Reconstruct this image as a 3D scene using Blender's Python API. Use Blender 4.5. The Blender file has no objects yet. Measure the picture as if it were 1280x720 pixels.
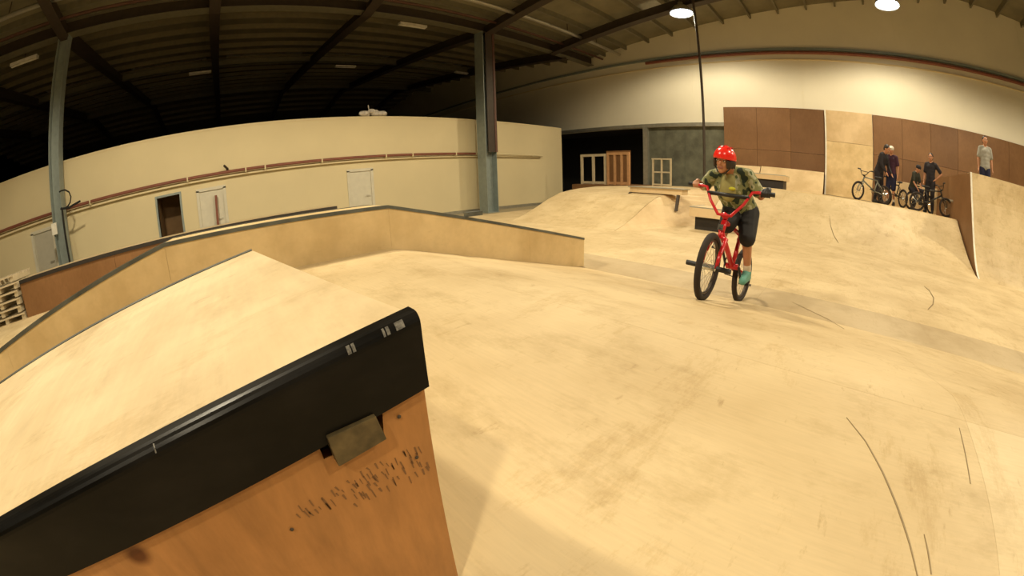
import bpy, bmesh, math, random
from mathutils import Vector, Matrix, Quaternion
import numpy as np
random.seed(4)
sc = bpy.context.scene
COL = sc.collection
# World axes: X to the right along the back wall, Y towards the back wall, Z up.
# Most sizes are written as (u, v, z): u = distance towards the back wall, v = distance to the left.
def W(p): return Vector((-p[1], p[0], p[2]))

# ------------------------------------------------------------------ camera
F_PX, PITCH, ROLL, YAW = 475.0, math.radians(-16.6), math.radians(-1.9), math.radians(48.3)
CAMZ = 1.0
cp, sp = math.cos(PITCH), math.sin(PITCH); cr, sr = math.cos(ROLL), math.sin(ROLL)
Mx = Matrix(((1, 0, 0), (0, cp, -sp), (0, sp, cp))) @ Matrix(((1, 0, 0), (0, 0, -1), (0, 1, 0))) @ Matrix(((cr, -sr, 0), (sr, cr, 0), (0, 0, 1)))
Rz = Matrix.Rotation(YAW, 3, 'Z')
CAMR = Rz @ Mx
cd = bpy.data.cameras.new('camera'); cam = bpy.data.objects.new('camera', cd); COL.objects.link(cam)
cam.matrix_world = Matrix.Translation((0, 0, CAMZ)) @ CAMR.to_4x4()
cd.type = 'PANO'; cd.panorama_type = 'FISHEYE_LENS_POLYNOMIAL'
cd.sensor_fit = 'HORIZONTAL'; cd.sensor_width = 36.0; cd.sensor_height = 20.25
cd.fisheye_fov = math.radians(240)
cd.fisheye_polynomial_k0 = 0; cd.fisheye_polynomial_k1 = -1.0 / (F_PX * 36.0 / 1280)
cd.fisheye_polynomial_k2 = 0; cd.fisheye_polynomial_k3 = 0; cd.fisheye_polynomial_k4 = 0
cd.clip_start = 0.02; cd.clip_end = 200
sc.camera = cam
def P(px, py, u=None, v=None, z=None):
    "the point of the place seen at a pixel of the photograph, on the plane u, v or z = const"
    dx, dy = px - 640, 360 - py; r = math.hypot(dx, dy); th = r / F_PX; s = math.sin(th) / r
    d = CAMR @ Vector((dx * s, dy * s, -math.cos(th)))
    du, dv, dz = d.y, -d.x, d.z
    t = u / du if u is not None else v / dv if v is not None else (z - CAMZ) / dz
    return (du * t, dv * t, CAMZ + dz * t)

# ------------------------------------------------------------------ world and exposure
wd = bpy.data.worlds.new('world'); sc.world = wd; wd.use_nodes = True
wd.node_tree.nodes['Background'].inputs[0].default_value = (0.9, 0.8, 0.55, 1)
wd.node_tree.nodes['Background'].inputs[1].default_value = 0.0
sc.view_settings.view_transform = 'Standard'; sc.view_settings.look = 'None'
sc.view_settings.exposure = -0.13; sc.view_settings.gamma = 1.0; sc.view_settings.use_curve_mapping = False
LAMP_COL = (1.0, 0.86, 0.60)
LAMP_E = 1500.0
LAMPS = [(12.5, 4.85, 7.03, 0.8, 'bell lamp hanging beside the thin pole, left of the two seen burning'),
         (12.5, -2.3, 7.0, 0.8, 'bell lamp burning high in front of the gable wall, right of the two seen'),
         (4.6, 4.2, 6.4, 1.0, 'bell lamp hanging above the end of the long ledge, outside the picture'), (4.2, -4.2, 6.8, 0.9, 'bell lamp hanging above the right part of the funbox bank, outside the picture'),
         (-2.5, 5.0, 6.4, 1.3, 'bell lamp hanging above the ledge at the left, outside the picture'), (-3.5, -2.6, 6.8, 0.9, 'bell lamp hanging behind the launch box, outside the picture'),
         (9.5, -7.5, 6.9, 0.9, 'bell lamp hanging above the tall quarter, outside the picture')]

# ------------------------------------------------------------------ materials
def nt(name, rough=0.6, metal=0.0, spec=0.5):
    m = bpy.data.materials.new(name); m.use_nodes = True
    n = m.node_tree; b = n.nodes['Principled BSDF']
    b.inputs['Roughness'].default_value = rough; b.inputs['Metallic'].default_value = metal
    b.inputs['Specular IOR Level'].default_value = spec
    return m, n, b
def noise(n, scale, detail=4, mapping=None, rough=0.55, w=None):
    tc = n.nodes.new('ShaderNodeTexCoord'); mp = n.nodes.new('ShaderNodeMapping'); t = n.nodes.new('ShaderNodeTexNoise')
    n.links.new(tc.outputs['Object'], mp.inputs[0]); n.links.new(mp.outputs[0], t.inputs[0])
    if mapping: mp.inputs['Scale'].default_value = mapping
    if w: mp.inputs['Location'].default_value = w
    t.inputs['Scale'].default_value = scale; t.inputs['Detail'].default_value = detail; t.inputs['Roughness'].default_value = rough
    return t
def ramp(n, src, stops):
    r = n.nodes.new('ShaderNodeValToRGB'); e = r.color_ramp.elements
    while len(e) > 1: e.remove(e[-1])
    e[0].position = stops[0][0]; e[0].color = (*stops[0][1], 1)
    for p, c in stops[1:]:
        k = e.new(p); k.color = (*c, 1)
    n.links.new(src, r.inputs[0]); return r
def mul(n, a, b, fac=1.0, mode='MULTIPLY'):
    m = n.nodes.new('ShaderNodeMix'); m.data_type = 'RGBA'; m.blend_type = mode
    m.inputs[0].default_value = fac
    n.links.new(a, m.inputs[6]); n.links.new(b, m.inputs[7]); return m.outputs[2]
def bump(n, b, src, strength=0.2, dist=0.002):
    u = n.nodes.new('ShaderNodeBump'); u.inputs['Strength'].default_value = strength; u.inputs['Distance'].default_value = dist
    n.links.new(src, u.inputs['Height']); n.links.new(u.outputs[0], b.inputs['Normal'])
def flat(name, c, rough=0.6, metal=0.0, var=0.12, scale=6.0):
    m, n, b = nt(name, rough, metal)
    t = noise(n, scale, 4); r = ramp(n, t.outputs[0], [(0.3, tuple(x * (1 - var) for x in c)), (0.7, tuple(min(1, x * (1 + var)) for x in c))])
    n.links.new(r.outputs[0], b.inputs['Base Color']); return m
def ply(name, c, grain=(1, 12, 1), dirt=0.35, rough=0.55, var=0.08, blotch=1.3, knots=0.0):
    "plywood: long grain, cloudy blotches, grey tyre dirt"
    m, n, b = nt(name, rough, 0, 0.35)
    g = noise(n, 9, 6, grain, 0.65)
    rg = ramp(n, g.outputs[0], [(0.25, tuple(x * (1 - var) for x in c)), (0.55, c), (0.8, tuple(min(1, x * (1 + var * 0.7)) for x in c))])
    bl = noise(n, blotch, 5, None, 0.6, (3, 1, 7))
    rb = ramp(n, bl.outputs[0], [(0.34, (0.80, 0.765, 0.70)), (0.62, (1, 1, 1)), (0.85, (1, 1, 1))])
    o = mul(n, rg.outputs[0], rb.outputs[0])
    if dirt:
        d1 = noise(n, 3.1, 8, (1.0, 1.7, 1), 0.75, (9, 2, 1))
        rd = ramp(n, d1.outputs[0], [(0.52, (1, 1, 1)), (0.68, (0.80, 0.77, 0.70)), (0.80, (0.6, 0.56, 0.5))])
        o = mul(n, o, rd.outputs[0], dirt)
        d2 = noise(n, 22, 5, (1.0, 0.35, 1), 0.7, (5, 7, 3))
        rd2 = ramp(n, d2.outputs[0], [(0.62, (1, 1, 1)), (0.74, (0.72, 0.66, 0.58))])
        o = mul(n, o, rd2.outputs[0], min(1, dirt * 1.2))
        d3 = noise(n, 2.6, 7, (2.4, 0.8, 1), 0.8, (1, 4, 2))
        rd3 = ramp(n, d3.outputs[0], [(0.55, (1, 1, 1)), (0.64, (0.86, 0.82, 0.74)), (0.72, (1, 1, 1))])
        o = mul(n, o, rd3.outputs[0], min(1, dirt))
    if knots:
        tc = n.nodes.new('ShaderNodeTexCoord'); vo = n.nodes.new('ShaderNodeTexVoronoi'); vo.inputs['Scale'].default_value = knots
        n.links.new(tc.outputs['Object'], vo.inputs[0])
        rk = ramp(n, vo.outputs['Distance'], [(0.03, (0.25, 0.15, 0.08)), (0.075, (1, 1, 1))])
        o = mul(n, o, rk.outputs[0])
    n.links.new(o, b.inputs['Base Color']); bump(n, b, g.outputs[0], 0.15, 0.001)
    return m
M = {}
CREAM = (0.64, 0.50, 0.29)
M['ply'] = ply('birch_plywood', CREAM, (1, 14, 1), 0.9)
M['ply_across'] = ply('birch_plywood_across', CREAM, (14, 1, 1), 0.9)
M['ply_light'] = ply('lighter_birch_plywood', (0.70, 0.56, 0.34), (1, 14, 1), 0.8)
M['ply_pale'] = ply('pale_birch_plywood', (0.80, 0.64, 0.40), (1, 8, 1), 0.8, blotch=4.0)  # paler plywood tone for the launch box top
M['ply_clean'] = ply('birch_plywood_clean', (0.70, 0.53, 0.31), (14, 1, 14), 0.2)
M['ply_side'] = ply('plywood_side', (0.70, 0.535, 0.29), (1, 1, 1), 0.25, blotch=2.0)
M['ply_grey'] = ply('grey_plywood', (0.50, 0.39, 0.235), (1, 10, 1), 0.55)
M['brown'] = ply('brown_film_plywood', (0.225, 0.115, 0.048), (3, 3, 1), 0.2, 0.5, 0.15, 0.8)
M['brown_dark'] = ply('brown_film_plywood_dark', (0.18, 0.092, 0.040), (3, 3, 1), 0.2, 0.5, 0.12, 0.8)
M['box_side'] = ply('redwood_plywood', (0.46, 0.22, 0.075), (1, 6, 1.2), 0.2, 0.45, 0.25, 3.0, 5.0)
M['wall'] = flat('cream_wall_paint', (0.66, 0.56, 0.34), 0.75, 0, 0.04, 0.6)
M['wall_gable'] = flat('gable_cladding', (0.76, 0.71, 0.56), 0.6, 0, 0.05, 0.5)
M['concrete'] = flat('warehouse_floor', (0.36, 0.30, 0.19), 0.8, 0, 0.15, 1.0)
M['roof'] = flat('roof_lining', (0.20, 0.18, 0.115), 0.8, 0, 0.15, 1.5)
M['hall_roof'] = flat('shade_tinted_hall_roof', (0.14, 0.12, 0.07), 0.85, 0, 0.15, 1.5)  # gloom of the unlit hall put into the lining colour
M['purlin_shaded'] = flat('shade_tinted_hall_purlin', (0.19, 0.165, 0.10), 0.6, 0.2, 0.1)  # purlin colour lowered to imitate the shade of the unlit hall
M['purlin'] = flat('galvanised_purlin', (0.20, 0.185, 0.125), 0.5, 0.3, 0.1)
M['steel_dark'] = flat('dark_oxide_steel', (0.055, 0.040, 0.028), 0.6, 0.2)
M['steel_grey'] = flat('grey_painted_steel', (0.26, 0.30, 0.28), 0.5, 0.2, 0.1)
M['red_oxide'] = flat('red_oxide_steel', (0.22, 0.075, 0.045), 0.5, 0.1)
M['dark_oxide'] = flat('dark_oxide_paint', (0.10, 0.045, 0.03), 0.6)
M['galv'] = flat('galvanised', (0.45, 0.43, 0.36), 0.4, 0.7)
M['white'] = flat('white_paint', (0.75, 0.72, 0.62), 0.5)
M['doorwhite'] = flat('door_paint', (0.62, 0.58, 0.46), 0.5, 0, 0.05)
M['doorgrey'] = flat('door_paint_grey', (0.48, 0.45, 0.36), 0.5, 0, 0.05)
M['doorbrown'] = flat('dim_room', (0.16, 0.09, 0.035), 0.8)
M['black'] = flat('black_plastic', (0.012, 0.012, 0.012), 0.5)
M['blackwood'] = flat('black_painted_board', (0.018, 0.014, 0.012), 0.6)
M['net'] = flat('dark_green_grey_boarding', (0.11, 0.11, 0.075), 0.8, 0, 0.35, 2.5)
M['void'] = flat('recess_darkness', (0.012, 0.012, 0.010), 0.9)  # near-black colour stands in for darkness inside openings
M['pine'] = flat('pine_stud', (0.50, 0.42, 0.28), 0.6)
M['pine_red'] = flat('reddish_stud', (0.50, 0.27, 0.12), 0.6)
M['plastic'] = flat('crumpled_plastic', (0.55, 0.50, 0.42), 0.35, 0, 0.25, 12)
# black painted steel with worn bright spots
m, n, b = nt('black_steel', 0.4, 0.0, 0.16)
t = noise(n, 14, 6, (1, 0.4, 1), 0.7); r = ramp(n, t.outputs[0], [(0.45, (0.003, 0.0026, 0.002)), (0.66, (0.009, 0.0075, 0.006)), (0.80, (0.05, 0.045, 0.035))])
n.links.new(r.outputs[0], b.inputs['Base Color'])
t2 = noise(n, 30, 4, (1, 0.3, 1)); r2 = ramp(n, t2.outputs[0], [(0.3, (0.28,) * 3), (0.7, (0.5,) * 3)]); n.links.new(r2.outputs[0], b.inputs['Roughness'])
bump(n, b, t2.outputs[0], 0.12, 0.001); M['angle'] = m
M['worn'] = flat('worn_bare_steel', (0.16, 0.15, 0.13), 0.4, 0.2, 0.6, 400)
M['coping'] = flat('dark_grey_coping', (0.12, 0.13, 0.12), 0.45, 0.5, 0.3)
M['scuff'] = flat('tyre_rubber_scuff', (0.26, 0.19, 0.10), 0.7)
M['dash'] = flat('dark_chatter_mark', (0.20, 0.095, 0.035), 0.7)
M['tab'] = flat('rusty_dark_tab', (0.085, 0.062, 0.028), 0.45, 0.2, 0.5, 60)
# people and bikes
M['skin'] = flat('skin', (0.46, 0.21, 0.11), 0.5, 0, 0.06, 20)
M['lip'] = flat('lips', (0.32, 0.10, 0.07), 0.5)
M['eyewhite'] = flat('eye_white', (0.7, 0.68, 0.62), 0.3)
M['iris'] = flat('dark_iris', (0.03, 0.015, 0.01), 0.2)
M['hair'] = flat('dark_hair', (0.025, 0.014, 0.008), 0.5, 0, 0.3, 60)
M['helmet'] = flat('red_helmet_shell', (0.80, 0.025, 0.015), 0.25, 0, 0.05)
M['red'] = flat('red_bike_paint', (0.55, 0.012, 0.018), 0.3, 0, 0.06)
M['tyre'] = flat('tyre_rubber', (0.022, 0.014, 0.010), 0.8)
M['rim'] = flat('dark_rim', (0.06, 0.045, 0.035), 0.35, 0.6)
M['chrome'] = flat('chrome', (0.6, 0.58, 0.52), 0.2, 0.9)
M['shorts'] = flat('black_shorts', (0.010, 0.008, 0.008), 0.8)
M['cloth_black'] = flat('black_cloth', (0.015, 0.011, 0.014), 0.85)
M['cloth_plum'] = flat('dark_plum_cloth', (0.045, 0.012, 0.030), 0.85)
M['cloth_navy'] = flat('navy_cloth', (0.012, 0.012, 0.04), 0.85)
M['cloth_olive'] = flat('olive_cloth', (0.028, 0.028, 0.016), 0.85)
M['cloth_grey'] = flat('grey_striped_cloth', (0.30, 0.29, 0.25), 0.85)
M['cap_white'] = flat('pale_cap', (0.65, 0.60, 0.50), 0.7)
M['teal'] = flat('teal_shoe', (0.10, 0.30, 0.24), 0.6)
M['shoe_dark'] = flat('dark_shoe', (0.02, 0.018, 0.016), 0.7)
M['sock'] = flat('pale_sock', (0.70, 0.60, 0.48), 0.8)
M['bike_dark'] = flat('dark_bike_paint', (0.03, 0.028, 0.025), 0.35, 0.3)
M['bike_grey'] = flat('grey_bike_paint', (0.22, 0.22, 0.18), 0.35, 0.4)
m, n, b = nt('camouflage_shirt', 0.85)
t = noise(n, 13, 2, None, 0.4)
r = ramp(n, t.outputs[0], [(0.0, (0.02, 0.035, 0.02)), (0.42, (0.045, 0.065, 0.032)), (0.43, (0.22, 0.23, 0.10)), (0.54, (0.30, 0.30, 0.13)), (0.55, (0.42, 0.42, 0.28)), (0.66, (0.09, 0.13, 0.06))])
r.color_ramp.interpolation = 'CONSTANT'
n.links.new(r.outputs[0], b.inputs['Base Color']); M['camo'] = m
M['olive_front'] = flat('olive_shirt_front', (0.30, 0.27, 0.10), 0.85, 0, 0.2, 14)
M['print'] = flat('yellow_green_print', (0.55, 0.52, 0.03), 0.7)
def emis(name, c, s):
    m = bpy.data.materials.new(name); m.use_nodes = True; n = m.node_tree; b = n.nodes['Principled BSDF']
    b.inputs['Base Color'].default_value = (*c, 1); b.inputs['Emission Color'].default_value = (*c, 1); b.inputs['Emission Strength'].default_value = s; return m
M['bulb'] = emis('lamp_glow', (0.85, 0.92, 1.0), 9.0)

# ------------------------------------------------------------------ mesh helpers
class MB:
    "collects shapes given in (u, v, z) and links them as ONE mesh object"
    def __init__(s): s.v = []; s.f = []
    def add(s, vs, fs):
        o = len(s.v); s.v += [tuple(p) for p in vs]; s.f += [tuple(i + o for i in f) for f in fs]; return s
    def box(s, a, b):
        (x0, y0, z0), (x1, y1, z1) = a, b
        x0, x1 = sorted((x0, x1)); y0, y1 = sorted((y0, y1)); z0, z1 = sorted((z0, z1))
        return s.add([(x0, y0, z0), (x1, y0, z0), (x1, y1, z0), (x0, y1, z0), (x0, y0, z1), (x1, y0, z1), (x1, y1, z1), (x0, y1, z1)],
                     [(0, 3, 2, 1), (4, 5, 6, 7), (0, 1, 5, 4), (1, 2, 6, 5), (2, 3, 7, 6), (3, 0, 4, 7)])
    def prism(s, poly, v0, v1):
        "polygon of (u, z) extruded from v0 to v1"
        v0, v1 = min(v0, v1), max(v0, v1); n = len(poly)
        area = sum(poly[i][0] * poly[(i + 1) % n][1] - poly[(i + 1) % n][0] * poly[i][1] for i in range(n))
        if area < 0: poly = poly[::-1]
        vs = [(u, v0, z) for u, z in poly] + [(u, v1, z) for u, z in poly]
        return s.add(vs, [tuple(range(n)), tuple(range(2 * n - 1, n - 1, -1))] + [(i, i + n, (i + 1) % n + n, (i + 1) % n) for i in range(n)])
    def prism_u(s, poly, u0, u1):
        "polygon of (v, z) extruded from u0 to u1"
        u0, u1 = min(u0, u1), max(u0, u1); n = len(poly)
        area = sum(poly[i][0] * poly[(i + 1) % n][1] - poly[(i + 1) % n][0] * poly[i][1] for i in range(n))
        if area < 0: poly = poly[::-1]
        vs = [(u0, v, z) for v, z in poly] + [(u1, v, z) for v, z in poly]
        return s.add(vs, [tuple(range(n - 1, -1, -1)), tuple(range(n, 2 * n))] + [(i, (i + 1) % n, (i + 1) % n + n, i + n) for i in range(n)])
    def prism_z(s, poly, z0, z1):
        n = len(poly)
        area = sum(poly[i][0] * poly[(i + 1) % n][1] - poly[(i + 1) % n][0] * poly[i][1] for i in range(n))
        if area < 0: poly = poly[::-1]
        vs = [(u, v, z0) for u, v in poly] + [(u, v, z1) for u, v in poly]
        return s.add(vs, [tuple(range(n - 1, -1, -1)), tuple(range(n, 2 * n))] + [(i, (i + 1) % n, (i + 1) % n + n, i + n) for i in range(n)])
    def tube(s, pts, r, n=8, closed=False):
        pts = [Vector(p) for p in pts]; rs = r if isinstance(r, (list, tuple)) else [r] * len(pts)
        rings = []; ref = None; L = len(pts)
        for i, p in enumerate(pts):
            a = pts[(i - 1) % L] if (i or closed) else p; c = pts[(i + 1) % L] if (i < L - 1 or closed) else p
            t = (c - a).normalized()
            if ref is None:
                ref = Vector((0, 0, 1)) if abs(t.z) < 0.9 else Vector((1, 0, 0))
            x = (ref - t * ref.dot(t)).normalized(); ref = x; y = t.cross(x)
            rings.append([p + (x * math.cos(2 * math.pi * k / n) + y * math.sin(2 * math.pi * k / n)) * rs[i] for k in range(n)])
        vs = [q for rg in rings for q in rg]; fs = []
        for i in range(L if closed else L - 1):
            j = (i + 1) % L
            for k in range(n): fs.append((i * n + k, i * n + (k + 1) % n, j * n + (k + 1) % n, j * n + k))
        if not closed: fs += [tuple(range(n - 1, -1, -1)), tuple(range((L - 1) * n, L * n))]
        return s.add(vs, fs)
    def ball(s, c, r, seg=14, rings=9, R=None):
        c = Vector(c); r = Vector(r) if isinstance(r, (tuple, list, Vector)) else Vector((r, r, r))
        vs = []; fs = []
        for i in range(rings + 1):
            th = math.pi * i / rings
            for k in range(seg):
                ph = 2 * math.pi * k / seg
                q = Vector((r.x * math.sin(th) * math.cos(ph), r.y * math.sin(th) * math.sin(ph), r.z * math.cos(th)))
                if R is not None: q = R @ q
                vs.append(c + q)
        for i in range(rings):
            for k in range(seg): fs.append((i * seg + k, (i + 1) * seg + k, (i + 1) * seg + (k + 1) % seg, i * seg + (k + 1) % seg))
        return s.add(vs, fs)
    def lathe(s, c, prof, n=20):
        c = Vector(c); vs = []; fs = []
        for r, z in prof:
            for k in range(n): vs.append(c + Vector((r * math.cos(2 * math.pi * k / n), r * math.sin(2 * math.pi * k / n), z)))
        for i in range(len(prof) - 1):
            for k in range(n): fs.append((i * n + k, i * n + (k + 1) % n, (i + 1) * n + (k + 1) % n, (i + 1) * n + k))
        return s.add(vs, fs)
    def build(s, name, mat, parent=None, smooth=False, bevel=0.0):
        off = parent.matrix_world.translation.copy() if parent is not None else Vector((0, 0, 0))
        if parent is not None and parent.parent is not None: off = wloc(parent)
        me = bpy.data.meshes.new(name); me.from_pydata([tuple(W(p) - off) for p in s.v], [], s.f); me.validate()
        bm = bmesh.new(); bm.from_mesh(me); bmesh.ops.remove_doubles(bm, verts=bm.verts, dist=1e-6); bmesh.ops.recalc_face_normals(bm, faces=bm.faces)
        if bevel:
            es = [e for e in bm.edges if len(e.link_faces) == 2 and e.calc_face_angle(0) > 0.5]
            bmesh.ops.bevel(bm, geom=es, offset=bevel, segments=2, affect='EDGES', profile=0.6)
        bm.to_mesh(me); bm.free()
        if smooth:
            for p in me.polygons: p.use_smooth = True
        me.materials.append(M[mat] if isinstance(mat, str) else mat)
        o = bpy.data.objects.new(name, me); COL.objects.link(o); o.parent = parent
        if parent is None: pass
        return o
def wloc(o):
    p = Vector((0, 0, 0))
    while o is not None: p = p + o.location; o = o.parent
    return p
def tag(o, label=None, cat=None, group=None, kind=None):
    if label: o['label'] = label
    if cat: o['category'] = cat
    if group: o['group'] = group
    if kind: o['kind'] = kind
    return o
def empty(name, loc, label, cat, group=None):
    o = bpy.data.objects.new(name, None); COL.objects.link(o); o.empty_display_size = 0.2
    o.location = W(loc); o.matrix_world = Matrix.Translation(W(loc)); return tag(o, label, cat, group)
def struct(name, mb, mat, bevel=0.0):
    o = mb.build(name, mat, None, False, bevel); o['kind'] = 'structure'; return o

def strip_surface(parent, prof, vs, thick, mat, name='plywood_sheet', gap=0.0008, split=None):
    """sheets laid over a ramp: prof = list of (u, z) along the ramp, vs = joints across it, split = joints along it (indices of prof).
    Each sheet is its own slab."""
    split = split or [0, len(prof) - 1]
    for a, b_ in zip(split[:-1], split[1:]):
        seg = prof[a:b_ + 1]
        for v0, v1 in zip(vs[:-1], vs[1:]):
            top = []; bot = []
            for i, (u, z) in enumerate(seg):
                i0 = max(0, i - 1); i1 = min(len(seg) - 1, i + 1)
                t = Vector((seg[i1][0] - seg[i0][0], seg[i1][1] - seg[i0][1])).normalized(); nn = Vector((-t.y, t.x))
                if nn.y < 0: nn = -nn
                e = 0.0
                if i == 0: e = gap / 2
                if i == len(seg) - 1: e = -gap / 2
                top.append((u + t.x * e, z + t.y * e)); bot.append((u - nn.x * thick + t.x * e, z - nn.y * thick + t.y * e))
            MB().prism(top + bot[::-1], v0 + math.copysign(gap / 2, v1 - v0), v1 - math.copysign(gap / 2, v1 - v0)).build(name, mat, parent, False)

def arange(a, b_, s):
    n = max(1, round(abs(b_ - a) / s)); return [a + (b_ - a) * i / n for i in range(n + 1)]

# ------------------------------------------------------------------ the building
UB = 16.0       # back wall
VP = 12.0       # partition
UF, VR = -20.0, -16.0
FL = -0.28      # warehouse floor, the skate floor is raised above it
RV, RZ, RS = -6.3, 9.35, 0.115
def roofz(v):
    if v <= 11.3: return RZ - RS * abs(v - RV)
    z0 = RZ - RS * (11.3 - RV)
    return z0 + RS * (v - 11.3) if v < 29 else z0 + RS * (29 - 11.3) - RS * (v - 29)
struct('floor', MB().box((UF, VR, FL - 0.2), (UB + 6, 46, FL)), 'concrete')
# gable wall: polygons in (v, z)
HB = 3.37
wb = MB()
vs = [VR, RV, 4.65]
wb.prism_u([(VR, FL), (4.65, FL), (4.65, roofz(4.65)), (RV, RZ), (VR, roofz(VR))], UB, UB + 0.25)
wb.prism_u([(4.65, HB), (11.3, HB), (11.3, roofz(11.3)), (4.65, roofz(4.65))], UB, UB + 0.25)
wb.prism_u([(11.3, HB), (15.5, HB), (15.5, roofz(15.5)), (11.3, roofz(11.3))], UB, UB + 0.25)
wb.prism_u([(15.5, FL), (46, FL), (46, roofz(46)), (29, roofz(29)), (15.5, roofz(15.5))], UB, UB + 0.25)
wback = struct('wall_back', wb, 'wall_gable')
o = MB().box((UB - 0.05, 4.6, HB), (UB, 15.5, HB + 0.16)).build('opening_header', 'galv', wback)
o = MB().box((UB - 0.08, 8.32, FL), (UB + 0.12, 8.55, HB)).build('opening_post', 'galv', wback)
o = MB().box((UB + 0.10, 4.65, FL), (UB + 0.16, 8.4, HB)).build('boarding', 'net', wback)
for k, v in enumerate(arange(4.65, 8.4, 0.94)[1:-1]):
    MB().box((UB + 0.085, v - 0.02, FL), (UB + 0.10, v + 0.02, HB)).build('boarding_batten', 'net', wback)
o = MB().box((UB + 2.5, 8.4, FL), (UB + 2.6, 15.5, HB)).build('recess_dark_backing', 'void', wback)  # black panels stand in for the unlit space behind the opening
MB().box((UB + 0.25, 8.4, HB), (UB + 2.6, 15.5, HB + 0.05)).build('recess_dark_backing', 'void', wback)
MB().box((UB + 0.25, 15.5, FL), (UB + 2.6, 15.55, HB)).build('recess_dark_backing', 'void', wback)
# sheeting joints on the gable wall: thin cover strips
for v in (-9.0, -3.0, 1.2, 6.0):
    MB().box((UB - 0.012, v - 0.02, HB + 0.9), (UB, v + 0.02, roofz(v) - 0.1)).build('cover_strip', 'wall_gable', wback)
struct('wall_right', MB().prism_z([(UF, VR - 0.2), (UB, VR - 0.2), (UB, VR), (UF, VR)], FL, roofz(VR)), 'wall_gable')  # unseen side wall, put in to bounce light
# partition with door openings
DOORS = [(-6.78, -5.93, 1.66, 'doorgrey'), (-2.23, -1.51, 1.66, None), (-0.93, -0.10, 1.63, 'doorwhite'), (3.90, 4.72, 1.60, 'doorwhite')]
PT = 3.37
wp = MB(); u0 = -16.0
for a, b_, zt, k in DOORS:
    wp.box((u0, VP, FL), (a, VP + 0.15, PT)); wp.box((a, VP, zt), (b_, VP + 0.15, PT)); u0 = b_
wp.box((u0, VP, FL), (14.12, VP + 0.15, PT))
wpart = struct('wall_left', wp, 'wall')
MB().box((-16.0, VP - 0.012, PT - 0.05), (14.13, VP + 0.162, PT + 0.012)).build('capping_strip', 'wall', wpart)
MB().box((14.12, VP - 0.01, FL), (14.16, VP + 0.16, PT)).build('end_strip', 'wall', wpart)
MB().box((5.4, VP - 0.03, FL), (14.1, VP, FL + 0.12)).build('skirting', 'galv', wpart)
for k in (-9.8, -3.65, 2.5, 8.65):
    MB().box((k - 0.015, VP - 0.004, FL), (k + 0.015, VP, PT - 0.06)).build('cover_strip', 'wall', wpart)
for i, (a, b_, zt, mt) in enumerate(DOORS):
    if mt:
        d = struct('door_%d' % (i + 1), MB().box((a + 0.04, VP + 0.02, FL + 0.01), (b_ - 0.04, VP + 0.07, zt - 0.04)), mt)
        fr = MB(); fr.box((a - 0.05, VP - 0.02, FL), (a + 0.04, VP + 0.02, zt)); fr.box((b_ - 0.04, VP - 0.02, FL), (b_ + 0.05, VP + 0.02, zt)); fr.box((a - 0.05, VP - 0.02, zt - 0.04), (b_ + 0.05, VP + 0.02, zt + 0.05))
        fr.build('door_frame', 'doorwhite', d)
        h = MB().tube([(b_ - 0.13, VP + 0.02, 0.75), (b_ - 0.13, VP - 0.04, 0.75), (b_ - 0.26, VP - 0.04, 0.75)], 0.012); h.build('door_handle', 'galv', d)
    else:
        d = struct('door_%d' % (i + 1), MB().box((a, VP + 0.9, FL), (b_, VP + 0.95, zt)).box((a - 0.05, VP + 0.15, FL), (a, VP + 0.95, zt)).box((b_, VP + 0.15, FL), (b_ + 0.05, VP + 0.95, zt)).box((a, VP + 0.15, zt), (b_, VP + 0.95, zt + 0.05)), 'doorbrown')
        fr = MB(); fr.box((a - 0.06, VP - 0.02, FL), (a, VP + 0.15, zt)); fr.box((b_, VP - 0.02, FL), (b_ + 0.06, VP + 0.15, zt)); fr.box((a - 0.06, VP - 0.02, zt), (b_ + 0.06, VP + 0.15, zt + 0.06)); fr.build('door_frame', 'steel_grey', d)
# roof
rf = MB()
vv = [VR, RV, 11.3, 29, 46]
for a, b_ in zip(vv[:-1], vv[1:]):
    za, zb = (roofz(a), roofz(b_)); rf.prism_u([(a, za), (b_, zb), (b_, zb + 0.12), (a, za + 0.12)], UF, UB + 0.3)
ceil = struct('ceiling', rf, 'roof')
MB().prism_u([(11.5, roofz(11.5) - 0.012), (29, roofz(29) - 0.012), (45.9, roofz(45.9) - 0.012), (45.9, roofz(45.9)), (29, roofz(29)), (11.5, roofz(11.5))], UF, UB).build('shade_tinted_lining', 'hall_roof', ceil)  # second bay lining, its shade painted into the colour
RAFT = [-14.9, -10.1, -5.3, -0.5, 4.3, 9.1, 13.9]
for u in RAFT:
    for a, b_ in zip(vv[:-1], vv[1:]):
        za, zb = roofz(a), roofz(b_)
        w = 0.34
        if b_ <= 11.3 and u == 13.9: u = 12.9
        if a >= 11.3 and u == 12.9: u = 13.9
        MB().prism_u([(a, za - 0.2), (b_, zb - 0.2), (b_, zb - 0.62), (a, za - 0.62)], u - 0.02, u + 0.02).prism_u([(a, za - 0.60), (b_, zb - 0.60), (b_, zb - 0.63), (a, za - 0.63)], u - w / 2, u + w / 2).build('rafter', 'steel_dark', ceil)
pu = None
for v in arange(VR + 0.5, 34, 1.25):
    z = roofz(v)
    MB().prism([(0, 0), (0, 0)], 0, 0) if False else None
    MB().box((UF, v - 0.03, z - 0.2), (UB - 0.001, v + 0.03, z)).box((UF, v - 0.03, z - 0.215), (UB - 0.001, v + 0.05, z - 0.2)).build('purlin', 'purlin' if v < 11.3 else 'purlin_shaded', ceil)
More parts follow.
